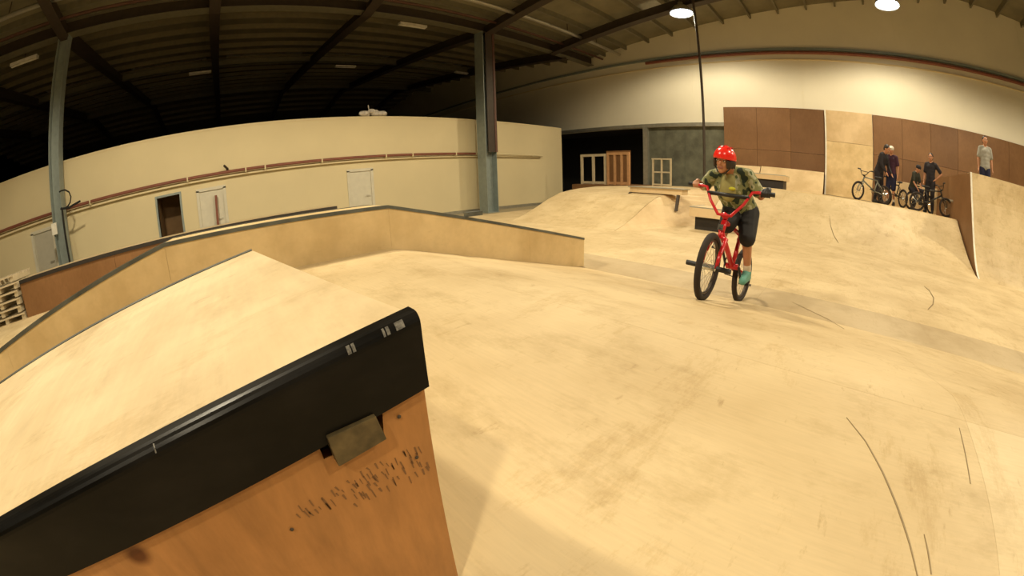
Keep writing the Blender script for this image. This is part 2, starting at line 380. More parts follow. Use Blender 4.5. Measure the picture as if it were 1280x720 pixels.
for v0 in (-12.9, -9.15, -2.9, 2.1, 5.85, 18.35, 23.3):
    for u in (-12.5, -7.7, -2.9, 1.9, 6.7, 11.5):
        z = min(roofz(v0 + 0.1), roofz(v0 + 1.1)) - 0.012; za, zb = roofz(v0 + 0.06) - 0.015, roofz(v0 + 1.14) - 0.015
        MB().prism_u([(v0 + 0.06, za), (v0 + 1.14, zb), (v0 + 1.14, zb + 0.01), (v0 + 0.06, za + 0.01)], u - 1.9, u + 1.9).build('skylight_panel', 'galv', ceil)
# valley girder and the pipes along it
def ibeam(a, b_, mat, w=0.2, h=0.3, name='beam', label=None, cat=None, thing=True, parent=None):
    "horizontal I-section along u; a, b are (u, v, zbottom)"
    (ua, v, z), (ub, _, _) = a, b_; t = 0.025
    mb = MB().box((ua, v - w / 2, z), (ub, v + w / 2, z + t)).box((ua, v - w / 2, z + h - t), (ub, v + w / 2, z + h)).box((ua, v - 0.012, z + t), (ub, v + 0.012, z + h - t))
    return mb
vg = empty('valley_girder', (-2, 11.3, 6.80), 'long steel valley girder carried on top of the two columns', 'girder')
MB().box((UF, 11.12, 6.80), (UB - 0.12, 11.48, 6.83)).build('flange', 'purlin', vg); MB().box((UF, 11.12, 7.24), (UB - 0.12, 11.48, 7.27)).build('flange', 'purlin', vg)
MB().box((UF, 11.28, 6.83), (UB - 0.12, 11.32, 7.24)).build('web', 'steel_dark', vg)
o = ibeam((UF, 19.0, 7.75), (UB, 19.0, 7.75), 'purlin', 0.2, 0.3).build('roof_girder', 'purlin'); tag(o, 'dim steel girder across the dark hall roof, nearer one beyond the partition', 'girder')
o = ibeam((UF, 27.0, 8.55), (UB, 27.0, 8.55), 'purlin', 0.2, 0.3).build('roof_girder', 'purlin'); tag(o, 'faint steel girder across the dark hall roof, farthest from the skate floor', 'girder')
o = MB().tube([(UF, 10.6, 7.05), (5, 10.6, 7.05), (UB - 0.1, 10.6, 7.05)], 0.05).build('roof_pipe', 'dark_oxide'); tag(o, 'dark red pipe running just in front of the valley girder', 'pipe')
o = MB().tube([(UF, 9.6, 7.12), (UB - 0.1, 9.6, 7.12)], 0.075).build('roof_pipe', 'galv'); tag(o, 'pale galvanised pipe under the roof, higher of the two pipes by the girder', 'pipe')
HANG = ('above the left column', 'second from the left column', 'above the partition doors', 'left of the middle column', 'right of the middle column', 'second from the gable wall', 'nearest the gable wall')
for i, u in enumerate((-6.7, -1.0, 1.3, 7.0, 9.4, 12.0, 14.0)):
    o = MB().tube([(u, 9.6, 7.19), (u, 9.6, roofz(9.6) - 0.005)], 0.018, 6).build('pipe_hanger', 'steel_dark', None)
    tag(o, 'thin dark rod hanging the roof pipe, ' + HANG[i], 'hanger', 'rods hanging the galvanised roof pipe')
# columns
def column(u, v, name, label, w=0.3, mat='steel_grey'):
    r = empty(name, (u, v, FL), label, 'column')
    t = 0.02; h = w
    zt = 6.80
    web = MB().box((u - h / 2 + t, v - 0.012, FL + 0.02), (u + h / 2 - t, v + 0.012, zt)); web.build('web', mat, r)
    for s in (-1, 1):
        MB().box((u + s * (h / 2) - t / 2, v - w * 0.5, FL + 0.02), (u + s * (h / 2) + t / 2, v + w * 0.5, zt)).build('flange', mat, r)
    MB().box((u - 0.28, v - 0.28, FL), (u + 0.28, v + 0.28, FL + 0.02)).build('base_plate', mat, r)
    return r
c1 = column(-5.3, 11.3, 'steel_column', 'grey steel column at the left, with a white socket box and cable loop', 0.34)
MB().box((-5.52, 11.06, 1.40), (-5.34, 11.12, 1.70)).build('socket_box', 'white', c1, False, 0.008)
lp = MB().tube([(-5.12, 11.1, 2.02)] + [(-5.02 + 0.27 * math.sin(t), 11.1, 2.22 - 0.24 * math.cos(t)) for t in [0.0, 0.5, 1.0, 1.6, 2.2, 2.8, 3.3]] + [(-5.14, 11.1, 2.44)], 0.022, 6)
lp.tube([(-5.14, 11.1, 2.0), (-4.85, 11.1, 1.97), (-4.45, 11.1, 2.05)], 0.03, 6); lp.build('cable_loop', 'black', c1)
MB().tube([(-5.08, 11.08, 2.0), (-5.07, 11.08, 0.8), (-5.07, 11.08, FL + 0.03)], 0.035, 6).build('black_conduit', 'black', c1)
c2 = column(9.05, 11.3, 'steel_column', 'dark oxide steel column near the end of the partition', 0.50, 'steel_grey')
MB().box((9.22, 11.0, 2.0), (9.32, 11.04, 6.75)).build('oxide_cladding', 'dark_oxide', c2)
MB().box((8.90, 11.02, 2.0), (9.22, 11.04, 6.75)).build('oxide_face', 'steel_dark', c2)
# pipe on the partition
pp = empty('wall_pipe', (-14.0, VP - 0.12, 2.02), 'red oxide pipe on brackets along the cream partition wall', 'pipe')
MB().tube([(-14, VP - 0.16, 2.03), (0, VP - 0.16, 2.02), (8.9, VP - 0.16, 2.0)], 0.045, 10).build('pipe_run', 'red_oxide', pp)
MB().tube([(8.9, VP - 0.16, 2.0), (12.64, VP - 0.16, 1.97)], 0.04, 8).build('pipe_run', 'wall', pp)
MB().box((-14, VP - 0.10, 1.88), (12.6, VP, 1.93)).build('ledge_rail', 'wall', pp)
for u in (-11.5, -8.8, -4.4, -1.2, 0.6, 1.2, 3.0, 5.2, 6.2, 8.0, 10.0, 12.0):
    MB().box((u - 0.02, VP - 0.2, 1.93), (u + 0.02, VP, 1.97)).box((u - 0.02, VP - 0.21, 1.93), (u + 0.02, VP - 0.2, 2.08)).build('bracket', 'wall', pp)
o = MB().box((0.0, VP - 0.10, 2.08), (0.08, VP - 0.004, 2.14)).tube([(0.04, VP - 0.1, 2.12), (-0.05, VP - 0.26, 2.2)], 0.035, 8).build('wall_spotlight', 'steel_dark'); tag(o, 'small dark spotlight fixed just above the partition wall pipe', 'spotlight')
o = MB().prism([(-0.47, FL + 0.0), (-0.40, FL + 0.0), (-0.34, 1.42), (-0.41, 1.42)], VP - 0.10, VP - 0.06).build('red_pole', 'red_oxide'); tag(o, 'red brown upright batten leaning in front of a white door', 'batten')
# crumpled sheeting on top of the partition
mb = MB()
for k in range(16):
    a = random.random(); mb.ball((4.35 + a * 1.0, VP + 0.08 + random.uniform(-.06, .06), PT + 0.10 + random.random() * 0.10 * math.sin(a * math.pi)), (0.16, 0.10, 0.09), 7, 5)
mb.tube([(4.75, VP + 0.08, PT + 0.2), (4.72, VP + 0.08, PT + 0.42)], 0.02, 5)
o = mb.build('plastic_bundle', 'plastic'); tag(o, 'crumpled pale plastic bundle lying on top of the partition wall', 'bundle')
# rail and pipe on the gable wall
o = MB().tube([(UB - 0.12, 8.2, 6.44), (UB - 0.12, VR + 0.05, 6.44)], 0.07, 10).build('gable_pipe', 'red_oxide'); tag(o, 'long dark red pipe running across the cream gable wall', 'pipe')
o = MB().box((UB - 0.10, VR + 0.02, 6.56), (UB, 30.0, 6.66)).build('sheeting_rail', 'steel_grey'); tag(o, 'grey steel sheeting rail above the red pipe on the gable wall', 'rail')
o = MB().box((UB - 0.06, VR + 0.02, 6.16), (UB, 30.0, 6.20)).build('sheeting_rail', 'wall'); tag(o, 'thin cream sheeting rail below the red pipe on the gable wall', 'rail')
# thin pole on the deck
o = MB().tube([(12.0, 4.18, 0.72), (12.0, 4.18, roofz(4.18) - 0.22)], 0.045, 8).build('thin_pole', 'steel_dark'); tag(o, 'thin dark steel pole from the ramp deck up to the roof', 'pole')

# lamps
for i, (u, v, z, k, lab) in enumerate(LAMPS):
    zt = roofz(v) - 0.002
    r = empty('high_bay_lamp', (u, v, z), lab, 'lamp')
    MB().lathe((u, v, z), [(0.42, 0.0), (0.38, 0.12), (0.25, 0.28), (0.11, 0.36), (0.09, 0.46), (0.001, 0.47)]).build('lamp_shade', 'galv', r, True)
    MB().tube([(u, v, z + 0.45), (u, v, zt)], 0.012, 6).build('suspension_rod', 'steel_dark', r)
    MB().lathe((u, v, z), [(0.001, -0.07), (0.2, -0.06), (0.33, -0.02), (0.39, 0.03), (0.001, 0.04)]).build('lamp_glass', 'bulb', r, True)
    ld = bpy.data.lights.new('lamp_light', 'SPOT'); ld.energy = LAMP_E * k; ld.color = LAMP_COL; ld.spot_size = math.radians(166); ld.spot_blend = 0.35; ld.shadow_soft_size = 0.22
    lo = bpy.data.objects.new('lamp_light', ld); COL.objects.link(lo); lo.parent = r; lo.location = (0, 0, -0.14)
# unlit strip lights in the dark hall
for px, py, v, lab in ((30, 78, 11.9, 'unlit white strip light at the far left under the girder'), (250, 92, 19.0, 'unlit white strip light in the dark roof, right of the left column'),
                       (516, 33, 12.2, 'unlit white strip light hanging just under the valley girder'), (432, 84, 19.0, 'faint strip light in the dark roof left of the middle column'), (578, 92, 19.0, 'faintest strip light beside the middle column')):
    p = P(px, py, v=v); L = 0.55
    r = empty('strip_light', p, lab, 'light')
    MB().box((p[0] - L, v - 0.1, p[2]), (p[0] + L, v + 0.1, p[2] + 0.09)).build('housing', 'white', r)
    MB().tube([(p[0] - L + 0.04, v, p[2] - 0.02), (p[0] + L - 0.04, v, p[2] - 0.02)], 0.02, 6).build('tube', 'white', r)
    MB().tube([(p[0], v, p[2] + 0.09), (p[0], v, roofz(v) - 0.002)], 0.012, 5).build('suspension_rod', 'steel_dark', r)

# ------------------------------------------------------------------ skate floor
SF = empty('skate_floor', (3, 0, 0), 'flat pale plywood skate floor between the funbox and the ramps', 'floor')
JV = arange(-9.8, 8.4, 2.44)
def slab(u0, u1, v0, v1, z, mat, parent, name='plywood_sheet', t=0.018, g=0.0010):
    return MB().box((u0 + g / 2, v0 + g / 2, z - t), (u1 - g / 2, v1 - g / 2, z)).build(name, mat, parent)
MB().box((-9.5, -9.8, FL), (8.45, 8.4, -0.018)).build('subframe', 'ply_side', SF)
UB0 = 3.30   # foot of the funbox bank
for a, b_ in zip(JV[:-1], JV[1:]):
    slab(UB0, 3.95, a, b_, 0.0, 'ply_grey', SF, 'grey_floor_board')  # floor strip in a greyer plywood tone
    for u0, u1 in ((3.95, 5.17), (5.17, 6.39), (6.39, 7.61), (7.61, 8.45)): slab(u0, u1, a, b_, 0.0, 'ply_across', SF)
for a, b_ in zip(arange(2.95, 8.4, 2.44)[:-1], arange(2.95, 8.4, 2.44)[1:]):
    for u0, u1 in zip(arange(-9.5, UB0, 2.13)[:-1], arange(-9.5, UB0, 2.13)[1:]): slab(u0, u1, a, b_, 0.0, 'ply', SF)
for a, b_ in zip(arange(-9.8, 2.95, 2.44)[:-1], arange(-9.8, 2.95, 2.44)[1:]):
    for u0, u1 in zip(arange(-9.5, -3.02, 2.16)[:-1], arange(-9.5, -3.02, 2.16)[1:]): slab(u0, u1, a, b_, 0.0, 'ply', SF)

# funbox: up bank, flat table, down bank
TZ, TU0, TU1, VL = 0.548, -0.46, 1.105, 2.53
prof = [(-3.02, 0.0), (TU0, TZ)]
FB = empty('funbox', (0.3, 0, 0), 'wide plywood funbox in the foreground with flat table and banks', 'ramp')
MB().prism([(-3.0, 0.0), (TU0, TZ - 0.02), (TU1, TZ - 0.02), (3.28, 0.0)], -9.8, VL + 0.42).build('ramp_frame', 'ply_side', FB)
JF = arange(-9.8, VL, 2.44)
JF = [-9.8, -7.36, -4.92, -2.72, -0.52, VL]
strip_surface(FB, [(-3.02, 0.0), (TU0, TZ)], JF, 0.018, 'ply', split=[0, 1])
strip_surface(FB, [(TU0, TZ), (TU1 - 0.12, TZ)], JF[-2:], 0.018, 'ply')
strip_surface(FB, [(TU0, TZ), (TU1 - 0.12, TZ)], JF[:-1], 0.018, 'ply_light')
dn = [(TU1 - 0.12, TZ), (TU1 - 0.04, TZ - 0.003), (TU1 + 0.04, TZ - 0.012), (TU1 + 0.12, TZ - 0.030), (2.2, 0.268), (UB0, 0.0)]
strip_surface(FB, dn, JF, 0.018, 'ply', split=[0, 4, 5])

# long ledge along the left side of the funbox
LD = empty('grind_ledge', (0.3, VL + 0.2, 0), 'long kinked plywood ledge with grey steel edge along the funbox', 'ledge')
LT = [(-3.6, 0.185), (-0.46, 0.87), (1.105, 0.857), (3.35, 0.322)]
def ledge_z(u):
    for (a, za), (b_, zb) in zip(LT[:-1], LT[1:]):
        if a <= u <= b_: return za + (zb - za) * (u - a) / (b_ - a)
def funz(u):
    return max(0.0, min(TZ, 0.215 * (u + 3.02), 0.244 * (3.35 - u)))
us = [-3.6, -1.9, -0.46, 1.105, 2.5, 3.35]
for a, b_ in zip(us[:-1], us[1:]):
    MB().prism([(a + .0006, max(0, funz(a) - 0.1)), (b_ - .0006, max(0, funz(b_) - 0.1)), (b_ - .0006, ledge_z(b_) - 0.02), (a + .0006, ledge_z(a) - 0.02)], VL, VL + 0.018).build('side_panel', 'ply_side', LD)
    MB().prism([(a + .002, 0), (b_ - .002, 0), (b_ - .002, ledge_z(b_) - 0.02), (a + .002, ledge_z(a) - 0.02)], VL + 0.402, VL + 0.42).build('side_panel', 'ply_side', LD)
MB().box((3.332, VL + 0.018, 0.0), (3.35, VL + 0.402, 0.30)).build('end_panel', 'ply_side', LD)
strip_surface(LD, LT, [VL + 0.03, VL + 0.39], 0.018, 'ply_side', 'top_board', split=[0, 1, 2, 3])
for vv0, vv1 in ((VL - 0.006, VL + 0.03), (VL + 0.39, VL + 0.426)):
    for (a, za), (b_, zb) in zip(LT[:-1], LT[1:]):
        MB().prism([(a, za), (b_, zb), (b_, zb + 0.004), (a, za + 0.004)], vv0, vv1).prism([(a, za - 0.02), (b_, zb - 0.02), (b_, zb), (a, za)], *((vv0, vv0 + 0.006) if vv0 < VL + .1 else (vv1 - 0.006, vv1))).build('steel_edge', 'coping', LD)
o = MB().box((1.78, VL - 0.03, 0.70), (1.93, VL + 0.03, 0.735)).build('joint_plate', 'coping', LD)

# foreground sloping box, very near the lens
su = 0.172
VF = 0.232                                  # face of the steel angle
def bz(u): return 0.9045 + su * (u - 0.10)
NB = empty('launch_box', (-0.5, 0.6, 0.3), 'wooden sloping box close to the lens with black steel front edge', 'ramp box')
def sl(pts, t, dz=0.0):
    n = len(pts); vs = [(u, v, bz(u) + dz - t) for u, v in pts] + [(u, v, bz(u) + dz) for u, v in pts]
    return vs, [tuple(range(n - 1, -1, -1)), tuple(range(n, 2 * n))] + [(i, (i + 1) % n, (i + 1) % n + n, i + n) for i in range(n)]
MB().add(*sl([(-1.8, VF + 0.015), (0.114, VF + 0.015), (0.041, 0.935), (-1.8, 0.935)], 0.018)).build('top_board', 'ply_pale', NB)
def Q_(px, py): q = P(px, py, v=VF + 0.006); return (q[0], q[2])
notch = [Q_(488, 500), Q_(480, 546), Q_(405, 574), Q_(392, 548)]
side = [(-1.8, funz(-1.8)), (-0.46, TZ), (0.109, TZ), (0.1165, bz(0.1165) - 0.012)] + [(notch[0][0], bz(notch[0][0]) - 0.012)] + notch[1:3] + [(notch[3][0], bz(notch[3][0]) - 0.012), (-1.8, bz(-1.8) - 0.012)]
MB().prism(side, VF + 0.006, VF + 0.018).build('side_panel', 'box_side', NB)
MB().prism([(-1.8, funz(-1.8)), (-0.46, TZ), (0.036, TZ), (0.036, bz(0.036) - 0.02), (-1.8, bz(-1.8) - 0.02)], 0.93, 0.945).build('side_panel', 'ply_side', NB)
MB().prism_z([(0.094, VF + 0.02), (0.108, VF + 0.02), (0.046, 0.93), (0.032, 0.93)], TZ, bz(0.03) - 0.02).build('end_panel', 'ply_side', NB)
def run(pts_vz, u0, u1, name, mat, parent, n=1):
    L = len(pts_vz); vs = []; fs = []
    for k in range(n + 1):
        u = u0 + (u1 - u0) * k / n
        for v, dz in pts_vz: vs.append((u, v, bz(u) + dz))
    for k in range(n):
        for i in range(L): fs.append((k * L + i, k * L + (i + 1) % L, (k + 1) * L + (i + 1) % L, (k + 1) * L + i))
    fs += [tuple(range(L)), tuple(range(n * L, (n + 1) * L))]
    return MB().add(vs, fs).build(name, mat, parent)
AR = 0.009
def arc_(t, e=0.0): return (VF + AR - (AR + e) * math.cos(t), 0.002 - AR + (AR + e) * math.sin(t))
ang = [arc_(t) for t in (0, 0.3, 0.6, 0.9, 1.2, 1.57)] + [(VF + 0.018, 0.002), (VF + 0.018, -0.003), (VF + 0.009, -0.003), (VF + 0.005, -0.007), (VF + 0.005, -0.060), (VF, -0.060)]
run(ang, -1.8, 0.1172, 'steel_angle', 'angle', NB)
run([(0.925, 0.002), (0.950, 0.002), (0.950, -0.022), (0.945, -0.022), (0.945, -0.004), (0.925, -0.004)], -1.8, 0.041, 'steel_angle', 'coping', NB)
MB().box((notch[3][0] - 0.004, VF + 0.0185, notch[2][1] - 0.004), (notch[0][0] + 0.004, VF + 0.05, bz(notch[3][0]) - 0.025)).build('notch_dark_backing', 'void', NB)  # black block stands in for the shade inside the notch
def T_(px, py): q = P(px, py, v=VF - 0.004); return (q[0], q[2])
MB().prism([T_(409, 548), T_(470, 520), T_(484, 549), T_(424, 584)], VF - 0.004, VF + 0.010).build('hanging_tab', 'tab', NB, False, 0.0012)
for px0, px1 in ((432, 437), (439, 443), (481, 484), (486, 490), (498, 509), (135, 137)):
    a, b_ = P(px0, 425, v=VF)[0], P(px1, 425, v=VF)[0]
    run([arc_(t, 0.0003) for t in (0.35, 0.7, 1.05)] + [(VF + 0.006, -0.004)], min(a, b_), max(a, b_), 'worn_patch', 'worn', NB)
mb = MB(); rd = random.Random(3)
def mark(p, L, w, lean):
    u, z = p
    if u > 0.106: return
    f_ = VF + 0.0056; mb.add([(u - w, f_, z), (u + w, f_, z + 0.0004), (u + w + lean, f_, z - L), (u - w * 0.4 + lean, f_, z - L), (u, f_ + 0.001, z)], [(0, 1, 2, 3), (0, 1, 4)])
for k in range(52):
    px = 372 + (545 - 372) * k / 51 + rd.uniform(-3, 3); py = 640 - (px - 372) * 0.55 + rd.uniform(-8, 10)
    mark(Q_(px, py), rd.uniform(0.003, 0.009), rd.uniform(0.0004, 0.0010), rd.uniform(0.0005, 0.002))
for k in range(30):
    px = rd.uniform(440, 545); py = 618 - (px - 440) * 0.55 + rd.uniform(-14, 18)
    mark(Q_(px, py), rd.uniform(0.004, 0.010), rd.uniform(0.0004, 0.0011), rd.uniform(0.0005, 0.002))
o = mb.build('chatter_marks', 'dash', NB); o['kind'] = 'stuff'
for px, py in ((499, 521), (521, 572), (365, 662)):
    q = P(px, py, v=VF + 0.005); MB().ball(q, (0.0018, 0.001, 0.0018), 8, 5).build('screw_head', 'steel_dark', NB)

# scratches left by tyres and pegs: thin rubber streaks lying on the surfaces
def streak(pxs, z, w, label, surf=None):
    pts = []
    for px, py in pxs:
        q = P(px, py, z=z)
        if surf:
            zz = z
            for _ in range(12):
                zz = 0.6 * zz + 0.4 * surf(q[0]); q = P(px, py, z=zz)
        pts.append(Vector((q[0], q[1], (surf(q[0]) if surf else z) + 0.0012)))
    mb = MB(); n = len(pts)
    L = []; R_ = []
    for i, p in enumerate(pts):
        t = (pts[min(n - 1, i + 1)] - pts[max(0, i - 1)]); t.z = 0; t.normalize(); s = Vector((-t.y, t.x, 0)); ww = w * (0.25 + math.sin(math.pi * (i + 0.3) / n))
        L.append(p + s * ww); R_.append(p - s * ww)
    vs = L + R_ + [p + Vector((0, 0, -0.002)) for p in L + R_]
    fs = [(i, i + 1, n + i + 1, n + i) for i in range(n - 1)] + [(2 * n + i, 2 * n + i + 1, i + 1, i) for i in range(n - 1)] + [(3 * n + i, 3 * n + i + 1, n + i + 1, n + i) for i in range(n - 1)]
    o = mb.add(vs, fs).build('tyre_mark', 'scuff'); tag(o, label, 'tyre mark'); return o
streak([(1058, 522), (1082, 552), (1103, 590), (1122, 635), (1137, 680), (1147, 722)], TZ, 0.0016, 'long dark curved scratch on the near floor at lower right', None)
streak([(1199, 535), (1205, 560), (1213, 605)], TZ, 0.0012, 'short thin scratch right of the long curved one', None)
streak([(1155, 668), (1160, 690), (1164, 718)], TZ, 0.0012, 'short scratch beside the lower end of the long curved one', None)

def tyre_line(pxs, surf, w, label):
    pts = []
    for px, py in pxs:
        a = P(px, py, u=0.5); d = Vector((a[0], a[1], a[2] - CAMZ)); t = 1.0
        while CAMZ + d.z * t > surf(d.x * t) and d.x * t < 14: t += 0.02
        pts.append(Vector((d.x * t, d.y * t, surf(d.x * t) + 0.004)))
    mb = MB().tube(pts, [w * (0.3 + math.sin(math.pi * (i + 0.2) / len(pts))) for i in range(len(pts))], 5)
    o = mb.build('tyre_mark', 'scuff'); tag(o, label, 'tyre mark')
def quart(u): return 0.0 if u < 8.4 else 0.96 * min(1, (u - 8.4) / 2.17) ** 1.45
tyre_line([(1155, 358), (1162, 364), (1167, 373), (1166, 381), (1160, 387)], quart, 0.006, 'short curved tyre mark on the flat floor below the quarter')
tyre_line([(1037, 270), (1038, 282), (1042, 294), (1048, 304)], quart, 0.006, 'curved tyre mark on the quarter right of the front rider')
tyre_line([(990, 378), (1010, 388), (1035, 400), (1055, 412)], lambda u: funz(u) if u < UB0 else 0.0, 0.0016, 'thin straight tyre mark crossing the grey floor boards')

# ------------------------------------------------------------------ ramps at the back
# left bank
LB = empty('left_bank', (8, 5.3, 0), 'low plywood bank beside the end of the partition wall', 'ramp')
A = [(5.95, 0.0), (6.35, 0.10), (6.76, 0.25), (7.2, 0.43), (7.68, 0.58), (8.1, 0.64), (8.55, 0.68), (9.33, 0.72), (9.6, 0.72)]
strip_surface(LB, A, [3.8, 5.2, 6.6], 0.018, 'ply', split=[0, 4, 8])
MB().prism([(5.97, 0.0)] + [(u + 0.01, z - 0.02) for u, z in A[1:]] + [(9.6, 0.0)], 3.81, 6.59).build('ramp_frame', 'ply_side', LB)
# main quarter
MQ = empty('main_quarter', (9.6, 0, 0), 'broad low curved plywood quarter below the four waiting riders', 'ramp')
QL, QZ = 10.57, 0.96
def qprof(u0, u1, zt, n=10, ex=1.75):
    return [(u0 + (u1 - u0) * i / n, zt * (i / n) ** ex) for i in range(n + 1)]
Bp = qprof(8.40, QL, QZ, 10, 1.45)
strip_surface(MQ, Bp, [-3.56, -2.34, -1.12, 0.10, 1.32, 2.2, 3.0], 0.018, 'ply', split=[0, 5, 10])
MB().prism([(8.45, 0.0)] + [(u + 0.015, max(0, z - 0.025)) for u, z in Bp[1:]] + [(QL + 0.015, 0.0)], -3.55, 2.99).build('ramp_frame', 'ply_side', MQ)
MB().tube([(QL + 0.01, -3.54, QZ - 0.01), (QL + 0.01, 3.0, QZ - 0.01)], 0.024, 8).build('coping', 'ply_side', MQ)
# hip between bank and quarter: ruled surface
HP = empty('hip_ramp', (8, 3.4, 0), 'bright plywood hip joining the low bank to the curved quarter', 'ramp')
def resample(pr, n):
    L = [0]
    for a, b_ in zip(pr[:-1], pr[1:]): L.append(L[-1] + math.dist(a, b_))
    out = []
    for i in range(n + 1):
        s = L[-1] * i / n
        for k in range(len(pr) - 1):
            if s <= L[k + 1] + 1e-9:
                f = (s - L[k]) / (L[k + 1] - L[k]); out.append((pr[k][0] + (pr[k + 1][0] - pr[k][0]) * f, pr[k][1] + (pr[k + 1][1] - pr[k][1]) * f)); break
    return out
RA, RB = resample(A[:8], 10), resample(Bp, 10)
vs = [(u, 3.79, z) for u, z in RA] + [(u, 3.01, z) for u, z in RB] + [(u, 3.79, z - 0.02) for u, z in RA] + [(u, 3.01, z - 0.02) for u, z in RB]
fs = [(i, i + 1, 12 + i, 11 + i) for i in range(10)] + [(22 + i, 33 + i, 34 + i, 23 + i) for i in range(10)] + [(i, 22 + i, 23 + i, i + 1) for i in range(10)] + [(11 + i, 12 + i, 34 + i, 33 + i) for i in range(10)] + [(0, 11, 33, 22), (10, 32, 43, 21)]
MB().add(vs, fs).build('hip_sheet', 'ply_clean', HP)
MB().prism_z([(9.0, 3.03), (QL, 3.03), (9.33, 3.77), (7.6, 3.77)], 0.0, 0.10).build('hip_foot', 'ply_side', HP)
# decks
DK = empty('ramp_deck', (13, 0, 0), 'plywood deck behind the low curved quarter where riders wait', 'deck')
for a, b_ in zip([-3.56, -1.37, 0.82, 3.0][:-1], [-3.56, -1.37, 0.82, 3.0][1:]):
    for u0, u1 in ((QL + 0.03, 12.3), (12.3, 14.1), (14.1, 15.92)): slab(u0, u1, a, b_, QZ, 'ply_clean', DK)
MB().box((QL + 0.04, -3.55, FL), (15.9, 2.99, QZ - 0.02)).build('deck_frame', 'ply_side', DK)
DL = empty('low_deck', (12, 6, 0), 'lower plywood deck left of the riders, below the stud frames', 'deck')
for a, b_ in ((3.0, 4.8), (4.8, 6.6)):
    for u0, u1 in ((9.62 if a > 3.5 else 10.62, 12.3), (12.3, 15.9)): slab(u0, u1, a, b_, 0.72, 'ply', DL)
MB().box((9.63, 3.82, FL), (12.3, 6.59, 0.70)).box((10.63, 3.01, FL), (12.3, 3.82, 0.70)).box((12.3, 3.01, FL), (15.9, 6.59, 0.70)).build('deck_frame', 'ply_side', DL)
MB().box((12.3, 6.6, FL), (15.9, 9.9, 0.68)).build('side_deck_frame', 'brown', DL); slab(12.3, 15.9, 6.6, 9.9, 0.70, 'brown', DL)
# mini quarter against the wall
WQ = empty('wall_quarter', (15.4, 2.5, QZ), 'small plywood quarter at the foot of the brown wall sheets', 'ramp')
mp = [(14.55 + 1.15 * i / 8, QZ + 0.82 * (i / 8) ** 1.8) for i in range(9)]
strip_surface(WQ, mp, [0.40, 1.62, 2.98], 0.018, 'ply_clean')
MB().prism([(14.6, QZ + 0.001)] + [(u + 0.02, z - 0.02) for u, z in mp[1:]] + [(15.7, QZ + 0.001)], 0.41, 2.97).build('ramp_frame', 'brown_dark', WQ)
MB().box((15.72, 0.40, 1.70), (15.93, 2.98, 1.78)).build('shelf', 'ply_clean', WQ)
o = MB().prism([(14.6, 0.722)] + [(u + 0.02, z - 0.02) for u, z in mp[1:]] + [(15.9, 1.77), (15.9, 0.722)], 3.02, 4.62).build('wall_quarter', 'ply_clean'); tag(o, 'plywood quarter end on the low deck left of the wall quarter', 'ramp')
# right quarter, high
RQ = empty('high_quarter', (9, -6, 0), 'tall curved plywood quarter at the right edge of the floor', 'ramp')
Rp = [(8.44, 0.0), (8.55, 0.05), (8.70, 0.14), (8.85, 0.27), (8.98, 0.41), (9.12, 0.58), (9.27, 0.81), (9.40, 1.05), (9.50, 1.27), (9.59, 1.48), (9.67, 1.76), (9.74, 2.06)]
strip_surface(RQ, Rp, [-9.8, -8.58, -7.36, -6.14, -4.92, -3.60], 0.02, 'ply', split=[0, 6, 11])
MB().prism([(8.5, 0.0)] + [(u + 0.02, max(0.0, z - 0.02)) for u, z in Rp[1:]] + [(9.76, 0.0)], -9.79, -3.62).build('ramp_frame', 'brown_dark', RQ)
MB().prism([(8.50, FL)] + [(u + 0.012, max(FL, z - 0.012)) for u, z in Rp[1:]] + [(15.9, 2.05), (15.9, FL)], -3.618, -3.60).build('side_panel', 'brown', RQ)
MB().prism([(u - 0.02, z + 0.002) for u, z in Rp] + [(u + 0.012, z + 0.0) for u, z in Rp[::-1]], -3.615, -3.575).build('edge_strip', 'white', RQ)
slab(9.78, 10.1, -9.8, -3.62, 2.06, 'ply', RQ, 'deck_board'); slab(10.1, 13.0, -9.8, -3.62, 1.50, 'ply', RQ, 'deck_board'); slab(13.0, 15.9, -9.8, -3.62, 1.50, 'ply', RQ, 'deck_board')
MB().box((9.8, -9.79, FL), (10.1, -3.625, 2.04)).box((10.1, -9.79, FL), (15.9, -3.625, 1.48)).build('deck_frame', 'brown_dark', RQ)
# extra floor under the high quarter's front to the right is the skate floor itself
# plywood wall sheets
PW = empty('plywood_wall_cladding', (15.95, 0, QZ), 'tall row of brown and pale plywood sheets on the gable wall', 'wall cladding')
ZT = 4.17
def sheetw(v0, v1, z0, z1, mat, du=0.0): MB().box((15.93 - du, v0 + 0.004, z0), (15.99, v1 - 0.004, z1)).build('plywood_sheet', mat, PW)
for k, (a, b_) in enumerate(((0.36, 1.78), (1.78, 3.2), (3.2, 4.64))):
    sheetw(a, b_, 2.45, ZT, 'brown' if k != 0 else 'brown_dark'); sheetw(a, b_, 0.98, 2.44, 'brown_dark' if k == 0 else 'brown')
sheetw(-1.60, 0.34, 3.0, ZT, 'ply_clean', 0.04); sheetw(-1.60, 0.34, 0.98, 2.99, 'ply_side', 0.04)
MB().box((15.86, 0.30, 0.98), (15.93, 0.36, ZT)).build('edge_strip', 'white', PW)
for k, a in enumerate(arange(-1.62, -11.4, 1.22)[:-1]):
    sheetw(a - 1.22, a, 2.70, ZT + 0.0, ('brown', 'brown', 'brown_dark', 'brown')[k % 4]); sheetw(a - 1.22, a, 0.98, 2.69, ('brown', 'brown_dark', 'brown', 'brown')[k % 4])

